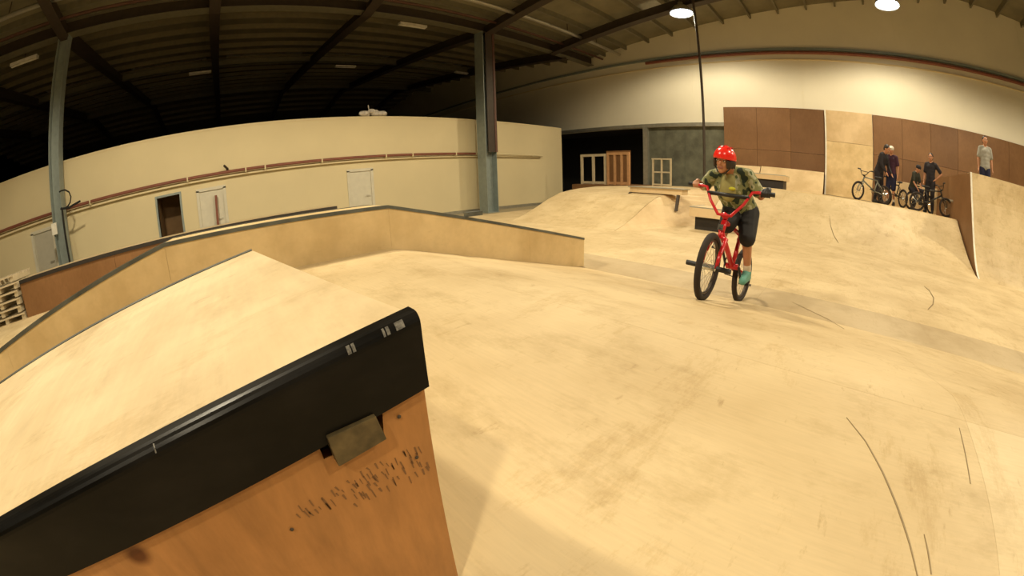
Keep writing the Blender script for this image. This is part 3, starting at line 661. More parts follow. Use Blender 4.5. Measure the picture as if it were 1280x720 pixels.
# ------------------------------------------------------------------ boxes and frames on the ramps
def slab_box(name, u0, u1, v0, v1, z0, zs, zt, label, ov=0.1):
    r = empty(name, ((u0 + u1) / 2, (v0 + v1) / 2, z0), label, 'grind box')
    MB().box((u0 + ov, v0 + ov, z0), (u1 - ov, v1 - ov, zs)).build('black_base', 'blackwood', r)
    MB().box((u0, v0, zs), (u1, v1, zt - 0.02)).build('top_slab', 'ply_clean', r)
    mb = MB()
    for v in (v0, v1 - 0.05): mb.box((u0, v, zt - 0.02), (u1, v + 0.05, zt + 0.004))
    mb.box((u0, v0 + 0.05, zt - 0.02), (u0 + 0.05, v1 - 0.05, zt + 0.004)); mb.build('steel_edge', 'galv', r)
    MB().box((u0 + 0.05, v0 + 0.05, zt - 0.02), (u1, v1 - 0.05, zt)).build('top_sheet', 'ply_clean', r)
    return r
slab_box('grind_box', 7.50, 8.35, 2.05, 2.92, 0.0, 0.27, 0.47, 'small black based grind box with cream top behind the front rider', 0.10)
slab_box('grind_box', 12.0, 13.0, 1.50, 2.63, QZ, 1.22, 1.38, 'black based box with pale top on the deck, right of the rider\'s shoulder', 0.08)
gb = empty('grind_bench', (8.0, 4.0, 0.6), 'long low grind bench with grey top on the low bank beside the hip', 'grind box')
MB().box((8.0, 3.27, 0.775), (8.42, 4.72, 0.80)).build('bench_top', 'galv', gb)
MB().box((8.03, 3.32, 0.655), (8.39, 4.68, 0.775)).build('bench_body', 'ply_clean', gb)
for v, zb in ((4.66, 0.60), (3.42, 0.30)):
    MB().prism([(7.92, zb), (7.99, zb), (8.10, 0.66), (8.03, 0.66)], v - 0.03, v + 0.03).build('strut', 'steel_dark', gb)
# stud frames
def frame(name, u, vl, vr, z0, zt, studs, label, rails=(), mat='pine', w=0.10):
    r = empty(name, (u, (vl + vr) / 2, z0), label, 'frame')
    for v in studs: MB().box((u, v - w / 2, z0), (u + 0.08, v + w / 2, zt - w)).build('stud', mat, r)
    MB().box((u, min(vl, vr) - w / 2, zt - w), (u + 0.08, max(vl, vr) + w / 2, zt)).build('top_rail', mat, r)
    for z in rails: MB().box((u + 0.01, min(vl, vr), z), (u + 0.07, max(vl, vr), z + w)).build('cross_rail', mat, r)
    return r
frame('stud_frame', 12.9, 9.86, 8.68, 0.70, 1.95, [9.86, 9.27, 8.68], 'pale timber stud frame standing against the black opening', (0.72,), 'pine')
f = frame('stud_frame', 12.9, 8.54, 7.60, 0.70, 1.99, [8.54, 8.22, 7.90, 7.60], 'reddish boarded stud frame right of the pale one', (0.72,), 'pine_red')
MB().box((12.99, 7.54, 0.72), (13.01, 8.66, 2.06)).build('backing_board', 'brown', f)
frame('small_frame', 13.0, 6.60, 5.85, 0.72, 1.76, [6.58, 6.22, 5.85], 'small pale timber frame with four openings by the steel post', (1.22, 0.76), 'pine', 0.05)
# white box behind the riders
o = MB().box((13.0, -4.10 + 0.5, QZ), (13.6, -1.95, 1.72)).build('pale_crate', 'ply_clean', None, False, 0.01); tag(o, 'pale plywood crate on the deck behind the waiting riders', 'crate')
hr = MB().tube([(10.9, -3.55, 1.43), (13.2, -3.55, 1.48)], 0.03, 8); 
o = MB().tube([(13.0, -3.59, 1.47), (11.2, -3.59, 1.40)], 0.028, 8).build('hand_rail', 'galv'); tag(o, 'short pale rail fixed on the brown side of the tall quarter', 'rail')

# brown box beyond the ledge and the pallet stack
BB = empty('brown_platform', (-3, 8.2, 0), 'brown sided platform with black edge behind the long ledge', 'platform')
for a, b_ in ((-4.9, -2.5), (-2.5, -0.1), (-0.1, 2.2)): MB().box((a + .003, 7.70, 0.0), (b_ - .003, 7.72, 0.64)).build('side_panel', 'brown', BB)
MB().box((-4.9, 7.68, 0.63), (2.2, 7.72, 0.70)).build('black_edge', 'blackwood', BB); MB().box((-4.92, 7.72, 0.0), (-4.9, 8.4, 0.69)).build('end_panel', 'brown', BB)
MB().box((-4.9, 7.72, 0.66), (2.2, 8.4, 0.70)).build('top_sheet', 'ply_grey', BB)
for k in range(6):
    z = k * 0.145
    r = empty('pallet', (-5.6, 8.1, z), 'pale wooden pallet in the stack left of the brown platform, %s' % ('lowest', 'second from the floor', 'third from the floor', 'third from the top', 'second from the top', 'topmost')[k], 'pallet', None)
    du = (k % 2) * 0.05 + 0.02 * (k % 3)
    u1, u0 = -4.98 - du, -6.1 - du
    for i in range(3):
        uu = u0 + (u1 - u0 - 0.1) * i / 2
        MB().box((uu, 7.72, z), (uu + 0.1, 8.55, z + 0.09)).build('bearer', 'pine', r)
    for i in range(5):
        vv_ = 7.70 + 0.19 * i; MB().box((u0, vv_, z + 0.09), (u1, vv_ + 0.11, z + 0.12)).build('deck_board', 'pine', r)

# ------------------------------------------------------------------ bikes
def bike(name, label, pos, fwd, up, col, wb_=0.95, R=0.25, hi=False, steer=0.0, barw=0.33, pedal=-80, tyre='tyre', rim='rim', cat='bicycle'):
    """pos = rear contact point in (u, v, z); fwd, up in (u, v, z). Local: x forward, y left, z up."""
    f = Vector(fwd).normalized(); l = Vector(up).cross(f).normalized(); u_ = f.cross(l)
    def T(p): return Vector(pos) + f * p[0] + l * p[1] + u_ * p[2]
    r = empty(name, pos, label, cat)
    nt_ = 36 if hi else 20
    hb = (wb_ - 0.16, 0, 0.52 * R / 0.25 + 0.01); ht = (wb_ - 0.20, 0, 0.62 * R / 0.25)
    ax = Vector((0, 0, 1))
    hd = Vector(ht) - Vector(hb); hd.normalize()
    rot = Matrix.Rotation(steer, 3, hd); piv = Vector(hb)
    def S(p): return T(rot @ (Vector(p) - piv) + piv)
    def wheel(cx, tf):
        c = (cx, 0, R)
        w = MB().tube([tf((cx + (R - 0.024) * math.cos(a), 0, R + (R - 0.024) * math.sin(a))) for a in [2 * math.pi * k / nt_ for k in range(nt_)]], 0.024, 8, True).build('tyre', tyre, r, True)
        MB().tube([tf((cx + (R - 0.052) * math.cos(a), 0, R + (R - 0.052) * math.sin(a))) for a in [2 * math.pi * k / nt_ for k in range(nt_)]], 0.011, 6, True).build('rim', rim, w, True)
        MB().tube([tf((cx, -0.05, R)), tf((cx, 0.05, R))], 0.022, 8).build('hub', 'chrome', w)
        sp_ = MB(); ns = 28 if hi else 12
        for k in range(ns):
            a = 2 * math.pi * k / ns; s = 0.03 if k % 2 else -0.03; o2 = 0.35 if (k // 2) % 2 else -0.35
            sp_.tube([tf((cx + 0.02 * math.cos(a + o2), s, R + 0.02 * math.sin(a + o2))), tf((cx + (R - 0.055) * math.cos(a), 0, R + (R - 0.055) * math.sin(a)))], 0.0014 if hi else 0.003, 3)
        s = sp_.build('spokes', 'chrome', w); s['kind'] = 'stuff'
    wheel(0, T); wheel(wb_, S)
    bb = (wb_ * 0.39, 0, R + 0.05); st = (wb_ * 0.27, 0, R * 2 + 0.08); 
    fr = MB().tube([T(hb), T(ht)], 0.024, 10).tube([T(bb), T(hb)], 0.022, 10).tube([T(st), T(ht)], 0.018, 10).tube([T(bb), T(st)], 0.017, 10).tube([T((bb[0], -0.05, bb[2])), T((bb[0], 0.05, bb[2]))], 0.024, 10)
    for s in (-1, 1): fr.tube([T((0, s * 0.055, R)), T((bb[0], s * 0.025, bb[2]))], 0.010, 6).tube([T((0, s * 0.055, R)), T((st[0], s * 0.018, st[2] - 0.03))], 0.009, 6)
    fr.build('frame', col, r, True)
    fk = MB().tube([S(hb), S((hb[0] + 0.012, 0, hb[2] - 0.04))], 0.02, 8)
    for s in (-1, 1): fk.tube([S((hb[0] + 0.012, 0, hb[2] - 0.035)), S((hb[0] + 0.02, s * 0.05, hb[2] - 0.05)), S((wb_ - 0.035, s * 0.056, R + 0.1)), S((wb_, s * 0.056, R))], [0.015, 0.018, 0.015, 0.012], 8)
    fk.build('fork', col, r, True)
    sy = (ht[0] - 0.012, 0, ht[2] + 0.035)
    MB().tube([S(ht), S(sy)], 0.019, 8).tube([S(sy), S((sy[0] + 0.05, 0, sy[2] + 0.005))], 0.024, 8).build('stem', col if hi else 'bike_dark', r, True)
    cx, cz = sy[0] + 0.05, sy[2] + 0.005; rise = 0.20 if hi else 0.13
    hbar = MB()
    for s in (-1, 1):
        hbar.tube([S((cx, 0, cz)), S((cx, s * 0.05, cz)), S((cx - 0.02, s * 0.13, cz + rise * 0.5)), S((cx - 0.045, s * 0.18, cz + rise)), S((cx - 0.055, s * 0.22, cz + rise + 0.008)), S((cx - 0.08, s * barw, cz + rise + 0.015))], 0.0115, 8)
    hbar.build('handlebar', col if hi else 'bike_dark', r, True)
    MB().tube([S((cx - 0.035, -0.165, cz + rise * 0.78)), S((cx - 0.035, 0.165, cz + rise * 0.78))], 0.015 if hi else 0.009, 8).build('crossbar_pad', 'black', r, True)
    for s in (-1, 1): MB().tube([S((cx - 0.069, s * (barw - 0.115), cz + rise + 0.012)), S((cx - 0.081, s * (barw + 0.01), cz + rise + 0.0155))], 0.017, 10).build('grip', 'black', r, True)
    sd = (st[0] - 0.03, 0, st[2] + 0.07)
    MB().tube([T(st), T(sd)], 0.013, 8).build('seat_post', 'black', r)
    se = MB(); 
    se.ball(T((sd[0] - 0.04, 0, sd[2] + 0.02)), (0.09, 0.065, 0.03), 12, 7, Matrix((f, l, u_)).transposed()).ball(T((sd[0] + 0.06, 0, sd[2] + 0.02)), (0.10, 0.028, 0.022), 12, 7, Matrix((f, l, u_)).transposed())
    se.build('seat', 'black', r, True)
    a = math.radians(pedal); c = Vector((math.cos(a), 0, math.sin(a))) * (0.15 if hi else 0.165)
    pl = Vector(bb) + c + Vector((0, 0.10, 0)); pr = Vector(bb) - c + Vector((0, -0.10, 0))
    MB().tube([T(Vector(bb) + Vector((0, 0.06, 0))), T(Vector(bb) + c + Vector((0, 0.07, 0)))], 0.011, 8).build('crank_arm', 'bike_dark', r)
    MB().tube([T(Vector(bb) + Vector((0, -0.06, 0))), T(Vector(bb) - c + Vector((0, -0.07, 0)))], 0.011, 8).build('crank_arm', 'bike_dark', r)
    MB().tube([T((bb[0] + 0.07 * math.cos(t), -0.045, bb[2] + 0.07 * math.sin(t))) for t in [2 * math.pi * k / 20 for k in range(20)]], 0.006, 5, True).build('chainring', 'bike_dark', r)
    MB().tube([T((bb[0], -0.045, bb[2] + 0.07)), T((0, -0.045, R + 0.03))], 0.004, 4).tube([T((bb[0], -0.045, bb[2] - 0.07)), T((0, -0.045, R - 0.03))], 0.004, 4).build('chain', 'steel_dark', r)
    for q, s in ((pl, 1), (pr, -1)):
        mb = MB(); vs = []
        for dz in (-0.009, 0.009):
            for dx, dy in ((-0.045, -0.035), (0.045, -0.035), (0.045, 0.05), (-0.045, 0.05)): vs.append(T(q + Vector((dx, s * dy, dz))))
        mb.add(vs, [(0, 3, 2, 1), (4, 5, 6, 7), (0, 1, 5, 4), (1, 2, 6, 5), (2, 3, 7, 6), (3, 0, 4, 7)]); mb.build('pedal', 'black', r)
    if hi:
        for tf, cx_ in ((S, wb_),):
            for s in (-1, 1): MB().tube([tf((cx_, s * 0.06, R)), tf((cx_, s * 0.165, R))], 0.018, 10).build('axle_peg', 'black', r)
        vs = []
        for dy in (-0.06, 0.06):
            for dz in (-0.012, 0.03): vs.append(S((hb[0] + 0.045, dy * 0.35, hb[2] + 0.02 + dz)))
        MB().add(vs, [(0, 1, 3, 2)]).tube([S((hb[0] + 0.03, 0, hb[2] + 0.02)), S((hb[0] + 0.045, 0, hb[2] + 0.02))], 0.012, 8).build('reflector', 'chrome', r)
    return r, dict(T=T, S=S, gl=S((cx - 0.075, barw - 0.055, cz + rise + 0.014)), gr=S((cx - 0.075, -(barw - 0.055), cz + rise + 0.014)), pl=T(pl), pr=T(pr), seat=T((sd[0] - 0.03, 0, sd[2] + 0.05)), f=f, l=l, u=u_)

# ------------------------------------------------------------------ people: continuous surfaces grown from tapered capsules
def cap_mesh(mb, a, b_, ra, rb, n=12):
    a, b_ = Vector(a), Vector(b_)
    t = b_ - a
    if t.length < 1e-5: mb.ball(a, ra, n, 8); return
    t.normalize(); pts = []; rs = []
    for k in (0.0, 0.35, 0.7, 0.92): pts.append(a - t * ra * math.cos(k * math.pi / 2)); rs.append(max(1e-4, ra * math.sin(k * math.pi / 2)))
    pts.append(a); rs.append(ra); pts.append(b_); rs.append(rb)
    for k in (0.92, 0.7, 0.35, 0.0): pts.append(b_ + t * rb * math.cos(k * math.pi / 2)); rs.append(max(1e-4, rb * math.sin(k * math.pi / 2)))
    mb.tube(pts, rs, n)
def blob(mb, name, mat, parent, voxel, smooth=3):
    o = mb.build(name + '_src', mat, None)
    md = o.modifiers.new('r', 'REMESH'); md.mode = 'VOXEL'; md.voxel_size = voxel; md.use_smooth_shade = True
    ms = o.modifiers.new('s', 'SMOOTH'); ms.factor = 0.5; ms.iterations = smooth
    dg = bpy.context.evaluated_depsgraph_get(); me = bpy.data.meshes.new_from_object(o.evaluated_get(dg))
    src = o.data; bpy.data.objects.remove(o); bpy.data.meshes.remove(src)
    off = wloc(parent) if parent is not None else Vector((0, 0, 0))
    me.transform(Matrix.Translation(-off)); me.name = name
    me.materials.clear(); me.materials.append(M[mat] if isinstance(mat, str) else mat)
    for p in me.polygons: p.use_smooth = True
    q = bpy.data.objects.new(name, me); COL.objects.link(q); q.parent = parent; return q
def hand(mb, wrist, grip, side, fwdv, k=1.0, axis=None):
    """palm from the wrist to the grip, four fingers curled round the bar axis, a thumb round the other way"""
    wrist, grip = Vector(wrist), Vector(grip); d = (grip - wrist); L = d.length; d.normalize()
    ax = Vector(axis).normalized(); up = d.cross(ax).normalized()
    if up.z < 0: up = -up
    pc = grip + up * 0.020 * k - d * 0.018 * k
    cap_mesh(mb, wrist, pc, 0.020 * k, 0.020 * k)
    for i, (off, ln) in enumerate(((-0.028, 0.9), (-0.010, 1.05), (0.009, 1.0), (0.027, 0.8))):
        base = grip + ax * off * k + up * 0.020 * k - d * 0.010 * k
        cap_mesh(mb, pc + ax * off * k * 0.5, base, 0.011 * k, 0.009 * k, 8)
        p1 = grip + ax * off * k + d * 0.022 * k * ln + up * 0.016 * k; p2 = grip + ax * off * k + d * 0.026 * k * ln - up * 0.010 * k; p3 = grip + ax * off * k + d * 0.006 * k - up * 0.024 * k
        cap_mesh(mb, base, p1, 0.0088 * k, 0.0082 * k, 8); cap_mesh(mb, p1, p2, 0.0082 * k, 0.0075 * k, 8); cap_mesh(mb, p2, p3, 0.0075 * k, 0.0068 * k, 8)
    t0 = pc + ax * side * 0.022 * k; t1 = grip + ax * side * 0.036 * k - up * 0.004 * k; t2 = grip + ax * side * 0.034 * k + d * 0.014 * k - up * 0.022 * k
    cap_mesh(mb, t0, t1, 0.011 * k, 0.0095 * k, 8); cap_mesh(mb, t1, t2, 0.0095 * k, 0.008 * k, 8)
def open_hand(mb, wrist, d, side, k=1.0):
    "relaxed, slightly curled hand hanging from the wrist along d"
    wrist = Vector(wrist); d = Vector(d).normalized(); s = Vector(side).normalized(); c = d.cross(s).normalized()
    palm = wrist + d * 0.055 * k; cap_mesh(mb, wrist, palm, 0.022 * k, 0.026 * k)
    for i, (o_, ln) in enumerate(((-0.026, 0.85), (-0.009, 1.0), (0.009, 0.95), (0.026, 0.75))):
        b0 = palm + s * o_ * k + d * 0.012 * k; b1 = b0 + d * 0.035 * k * ln + c * 0.006 * k; b2 = b1 + d * 0.028 * k * ln + c * 0.016 * k
        cap_mesh(mb, b0, b1, 0.010 * k, 0.009 * k, 8); cap_mesh(mb, b1, b2, 0.009 * k, 0.008 * k, 8)
    t1 = palm - s * 0.036 * k; cap_mesh(mb, wrist + d * 0.02 * k - s * 0.012 * k, t1, 0.012 * k, 0.010 * k, 8); cap_mesh(mb, t1, t1 + d * 0.03 * k, 0.010 * k, 0.009 * k, 8)
def head(mb, c, face, up, k=1.0):
    "c = centre of the skull, face = looking direction"
    f = Vector(face).normalized(); u_ = Vector(up); u_ = (u_ - f * u_.dot(f)).normalized(); l = u_.cross(f); R = Matrix((f, l, u_)).transposed()
    c = Vector(c)
    mb.ball(c + u_ * 0.025 * k, (0.092 * k, 0.075 * k, 0.092 * k), 20, 14, R)
    mb.ball(c + f * 0.022 * k - u_ * 0.035 * k, (0.064 * k, 0.058 * k, 0.075 * k), 18, 12, R)
    mb.ball(c + f * 0.060 * k - u_ * 0.088 * k, (0.022 * k, 0.026 * k, 0.020 * k), 12, 8, R)
    cap_mesh(mb, c + f * 0.082 * k + u_ * 0.010 * k, c + f * 0.100 * k - u_ * 0.022 * k, 0.009 * k, 0.013 * k, 8)
    cap_mesh(mb, c + f * 0.078 * k + u_ * 0.028 * k - l * 0.035 * k, c + f * 0.078 * k + u_ * 0.028 * k + l * 0.035 * k, 0.012 * k, 0.012 * k, 8)
    for s in (-1, 1):
        mb.ball(c + l * s * 0.078 * k - u_ * 0.005 * k, (0.018 * k, 0.010 * k, 0.030 * k), 10, 8, R)
        mb.ball(c + f * 0.058 * k + l * s * 0.036 * k - u_ * 0.022 * k, (0.020 * k, 0.020 * k, 0.018 * k), 10, 8, R)
    return f, l, u_, R
def face_parts(c, f, l, u_, R, k, parent):
    c = Vector(c)
    for s in (-1, 1):
        e = MB().ball(c + f * 0.080 * k + l * s * 0.031 * k + u_ * 0.006 * k, (0.010 * k, 0.014 * k, 0.009 * k), 12, 8, R).build('eye', 'eyewhite', parent, True)
        MB().ball(c + f * 0.088 * k + l * s * 0.031 * k + u_ * 0.006 * k, (0.0045 * k, 0.006 * k, 0.006 * k), 10, 8, R).build('iris', 'iris', e, True)
        mb = MB(); cap_mesh(mb, c + f * 0.089 * k + l * s * 0.018 * k + u_ * 0.026 * k, c + f * 0.082 * k + l * s * 0.046 * k + u_ * 0.026 * k, 0.0045 * k, 0.0035 * k, 6); mb.build('eyebrow', 'hair', parent, True)
    mb = MB(); cap_mesh(mb, c + f * 0.083 * k - u_ * 0.055 * k - l * 0.018 * k, c + f * 0.083 * k - u_ * 0.055 * k + l * 0.018 * k, 0.007 * k, 0.007 * k, 8); mb.build('mouth', 'lip', parent, True)
def limb(mb, pts, rs):
    for (a, b_), (ra, rb) in zip(zip(pts[:-1], pts[1:]), zip(rs[:-1], rs[1:])): cap_mesh(mb, a, b_, ra, rb)
def foot(mb, ankle, toe, k=1.0, grow=0.0):
    a, t = Vector(ankle), Vector(toe); d = (t - a); d.z = 0; d.normalize()
    heel = a - d * 0.035 * k + Vector((0, 0, -0.055 * k))
    cap_mesh(mb, a, heel, 0.036 * k + grow, 0.032 * k + grow); cap_mesh(mb, heel, t, 0.034 * k + grow, 0.030 * k + grow); cap_mesh(mb, a, t, 0.034 * k + grow, 0.026 * k + grow)

def person(name, label, J, look, k=1.0, top='cloth_black', legs='cloth_black', shoes='shoe_dark', long_legs=True, sleeve='short', hairm='hair', cap=None, voxel=0.013, hold=None, build_=1.0, hands=None, print_=False):
    """J holds joints in (u, v, z): head (skull centre), neck, chest, pelvis, sh/el/wr/hip/kn/an/toe with _l and _r"""
    J = {a: Vector(b_) for a, b_ in J.items()}
    base = (J['an_l'] + J['an_r']) / 2; base.z = min(J['toe_l'].z, J['toe_r'].z) - 0.03 * k
    r = empty(name, base, label, 'person')
    b = MB(); up = (J['head'] - J['neck']).normalized()
    f, l, u_, R = head(b, J['head'], look, up, k)
    cap_mesh(b, J['neck'], J['head'] - u_ * 0.02 * k, 0.050 * k, 0.046 * k)
    g = build_
    # torso
    for s in ('l', 'r'):
        cap_mesh(b, J['neck'] - up * 0.02, J['sh_' + s], 0.048 * k, 0.046 * k)
        limb(b, [J['sh_' + s], J['el_' + s], J['wr_' + s]], [0.045 * k, 0.034 * k, 0.022 * k])
        limb(b, [J['hip_' + s], J['kn_' + s], J['an_' + s]], [0.078 * k * g, 0.050 * k, 0.034 * k])
        kn, an = J['kn_' + s], J['an_' + s]; cf = kn.lerp(an, 0.3); b.ball(cf, 0.046 * k, 12, 8)
        foot(b, J['an_' + s], J['toe_' + s], k)
    chw = (J['sh_l'] - J['sh_r']).normalized()
    for t, w, d in ((0.0, 0.11, 0.085), (0.35, 0.105, 0.08), (0.7, 0.10, 0.075), (1.0, 0.11, 0.085)):
        c = J['chest'].lerp(J['pelvis'], t)
        for s in (-1, 1): b.ball(c + chw * s * 0.055 * k, d * k * 1.05 * g, 12, 8)
    cap_mesh(b, J['chest'], J['neck'], 0.085 * k, 0.05 * k); cap_mesh(b, J['chest'], J['pelvis'], 0.09 * k, 0.09 * k)
    for s in ('l', 'r'):
        if hands and s in hands: hand(b, J['wr_' + s], hands[s][0], hands[s][2], None, k, hands[s][1])
        else:
            d = (J['wr_' + s] - J['el_' + s]).normalized(); open_hand(b, J['wr_' + s], d, f, k)
    body = blob(b, 'body', 'skin', r, voxel, 2)
    # shirt
    e = 0.012 * k
    sm = MB()
    for t in (0.0, 0.25, 0.5, 0.75, 1.0):
        c = J['chest'].lerp(J['pelvis'], t); sm.ball(c, 0.118 * k * g, 12, 8)
        for s in (-1, 1): sm.ball(c + chw * s * 0.058 * k, (0.098 + 0.006 * math.cos(t * 6)) * k * g, 12, 8)
    cap_mesh(sm, J['chest'], J['neck'] - up * 0.035 * k, 0.116 * k, 0.064 * k)
    for s in ('l', 'r'):
        cap_mesh(sm, J['neck'] - up * 0.035 * k, J['sh_' + s], 0.058 * k, 0.062 * k)
        if sleeve == 'long': limb(sm, [J['sh_' + s], J['el_' + s], J['el_' + s].lerp(J['wr_' + s], 0.9)], [0.062 * k, 0.050 * k, 0.036 * k])
        else: cap_mesh(sm, J['sh_' + s], J['sh_' + s].lerp(J['el_' + s], 0.75), 0.062 * k, 0.062 * k)
    blob(sm, 'shirt', top, r, voxel, 3)
    tm = MB()
    for s in ('l', 'r'):
        cap_mesh(tm, J['pelvis'], J['hip_' + s], 0.100 * k * g, 0.098 * k * g)
        if long_legs: limb(tm, [J['hip_' + s], J['kn_' + s], J['kn_' + s].lerp(J['an_' + s], 0.93)], [0.098 * k * g, 0.070 * k, 0.056 * k])
        else: limb(tm, [J['hip_' + s], J['kn_' + s].lerp(J['hip_' + s], 0.02)], [0.098 * k * g, 0.080 * k])
    blob(tm, 'trousers' if long_legs else 'shorts', legs, r, voxel, 3)
    for s in ('l', 'r'):
        fm = MB(); foot(fm, J['an_' + s], J['toe_' + s], k, 0.008 * k); o = blob(fm, 'shoe', shoes if isinstance(shoes, str) else shoes[0 if s == 'l' else 1], r, voxel * 0.8, 2)
        if not long_legs:
            mm = MB(); cap_mesh(mm, J['an_' + s], J['an_' + s].lerp(J['kn_' + s], 0.22), 0.040 * k, 0.041 * k); blob(mm, 'sock', 'sock', r, voxel, 1)
    if cap:
        hm = MB(); c = J['head']
        hm.ball(c + u_ * 0.045 * k - f * 0.005 * k, (0.108 * k, 0.092 * k, 0.082 * k), 18, 12, R)
        if cap == 'cap_white': hm.ball(c + u_ * 0.052 * k + f * 0.09 * k, (0.06 * k, 0.06 * k, 0.012 * k), 14, 6, R)
        blob(hm, 'cap', cap, r, voxel * 0.8, 1)
    else:
        hm = MB(); c = J['head']
        hm.ball(c + u_ * 0.045 * k - f * 0.018 * k, (0.096 * k, 0.086 * k, 0.086 * k), 18, 12, R); hm.ball(c - f * 0.05 * k + u_ * 0.0, (0.055 * k, 0.078 * k, 0.075 * k), 16, 10, R)
        blob(hm, 'hair', hairm, r, voxel * 0.8, 1)
    face_parts(J['head'], f, l, u_, R, k, r)
    return r, (f, l, u_, R)

# the rider in front
rear, front = Vector((3.24, 0.73, 0.0)), Vector((2.42, 0.80, 0.205))
fw = (front - rear); WBL = fw.length
rb, B = bike('bmx_bike', 'red bike with black tyres ridden by the boy in the helmet', tuple(rear), fw, (0.04, 0.02, 1), 'red', WBL, 0.235, True, 0.10, 0.335, -128)
def LP(a, b_, t): return tuple(Vector(a).lerp(Vector(b_), t))
gl, gr = B['gl'], B['gr']
K = 0.86
shl, shr = Vector(P(935, 219, u=3.02)), Vector(P(891, 220, u=3.0))
hdc = Vector(P(906, 201, u=2.88))
pel = Vector(P(926, 262, u=3.20))
bax = (gl - gr).normalized()
# wrists sit behind and above the bar
wrl = gl + Vector((0.050, -0.01, 0.030)); wrr = gr + Vector((0.050, 0.01, 0.030))
J = dict(head=hdc, neck=(shl + shr) / 2 + Vector((-0.02, 0, 0.045)), chest=(shl + shr) / 2 + Vector((0.03, -0.01, -0.09)), pelvis=pel,
         sh_l=shl, sh_r=shr, el_l=Vector(P(951, 246, u=3.06)), el_r=Vector(P(879, 234, u=3.06)), wr_l=wrl, wr_r=wrr,
         hip_l=pel + Vector((0, -0.07, -0.02)), hip_r=pel + Vector((0, 0.07, -0.02)),
         kn_l=Vector(P(934, 299, u=2.98)), kn_r=Vector(P(909, 281, u=2.88)),
         an_l=B['pl'] + Vector((0.06, 0.0, 0.085)), an_r=B['pr'] + Vector((0.06, 0.0, 0.085)),
         toe_l=B['pl'] + Vector((-0.075, 0.0, 0.038)), toe_r=B['pr'] + Vector((-0.075, 0.0, 0.038)))
rider, (hf, hl, hu, HR) = person('person', 'boy in red helmet, camouflage shirt and black shorts riding the red bike', J, (-0.93, 0.16, -0.10), K, 'camo', 'shorts', ('teal', 'sock'), False, 'short', 'hair', None, 0.0075, build_=1.15,
               hands={'l': (gl, bax, -1), 'r': (gr, bax, 1)})
# helmet with straps, olive shirt front with yellow print, gloves
hm = MB(); hc = hdc
n1, n2 = 18, 12; vs = []; fs = []
for (rr, inn) in ((1.0, 0), (0.90, 1)):
    for i in range(n2 + 1):
        th = (math.pi * 0.53) * i / n2
        for k_ in range(n1):
            ph = 2 * math.pi * k_ / n1
            lowf = 1.0
            q = Vector((0.118 * rr * math.sin(th) * math.cos(ph), 0.100 * rr * math.sin(th) * math.sin(ph), 0.098 * rr * math.cos(th)))
            q.z -= 0.018 * (i / n2) * (1 - math.cos(ph)) * 0.8
            vs.append(hc + hu * 0.035 * K + (HR @ q) * K * 1.02)
o1 = (n2 + 1) * n1
for i in range(n2):
    for k_ in range(n1):
        a, b_, c, d = i * n1 + k_, i * n1 + (k_ + 1) % n1, (i + 1) * n1 + (k_ + 1) % n1, (i + 1) * n1 + k_
        fs += [(a, b_, c, d), (o1 + d, o1 + c, o1 + b_, o1 + a)]
for k_ in range(n1):
    a, b_ = n2 * n1 + k_, n2 * n1 + (k_ + 1) % n1; fs.append((a, b_, o1 + b_, o1 + a))
hel = hm.add(vs, fs).build('helmet', 'helmet', rider, True)
for s in (-0.045, 0.0, 0.045):
    for x0, x1 in ((-0.05, -0.01), (0.02, 0.055)):
        MB().tube([hc + hu * 0.035 * K + (HR @ Vector((x, s, 0.0995 * math.sqrt(max(0.02, 1 - (x / 0.118) ** 2 - (s / 0.1) ** 2))))) * K * 1.02 for x in (x0, (x0 + x1) / 2, x1)], 0.005 * K, 6).build('helmet_vent', 'red', hel)
st_ = MB()
for s in (-1, 1):
    st_.tube([hc + HR @ Vector(q) * K for q in ((0.03, s * 0.088, 0.02), (0.035, s * 0.078, -0.05), (0.045, s * 0.040, -0.098), (0.05, 0.0, -0.112))], 0.006 * K, 6)
st_.build('helmet_strap', 'black', hel)
hb_ = MB(); 
for a in [math.pi * (0.25 + 1.5 * i / 16) for i in range(17)]:
    p = hc + HR @ Vector((0.098 * math.cos(a), 0.088 * math.sin(a), 0.005)) * K; cap_mesh(hb_, p, p + HR @ Vector((0, 0, -0.055 * K)), 0.018 * K, 0.012 * K, 6)
blob(hb_, 'hair_fringe', 'hair', rider, 0.008, 1)
ch = J['chest']; ff = Vector((-1, 0.1, 0.12)).normalized(); ll = Vector((0, -1, 0)); uu = Vector((0.1, 0, 1)).normalized(); RR = Matrix((ff, ll, uu)).transposed()
vm = MB().ball(ch + ff * 0.072 - uu * 0.01, (0.056, 0.075, 0.115), 16, 12, RR); blob(vm, 'shirt_front', 'olive_front', rider, 0.008, 1)
vm = MB().ball(P(915, 236, u=ch.x - 0.118), (0.014, 0.030, 0.014), 14, 8, RR).build('yellow_print', 'print', rider, True)
fm_ = MB()
for t in range(9):
    a = math.pi * (0.15 + 1.7 * t / 8); q = pel + Vector((-0.11 * math.cos(a), -0.125 * math.sin(a), 0.03)); cap_mesh(fm_, q, q + Vector((0.0, -0.02 * math.sin(a), -0.075)), 0.022, 0.020, 8)
blob(fm_, 'shirt_hem', 'camo', rider, 0.008, 2)
gm = MB(); hand(gm, wrl, gl, -1, None, K * 1.18, bax); blob(gm, 'glove', 'black', rider, 0.006, 1)

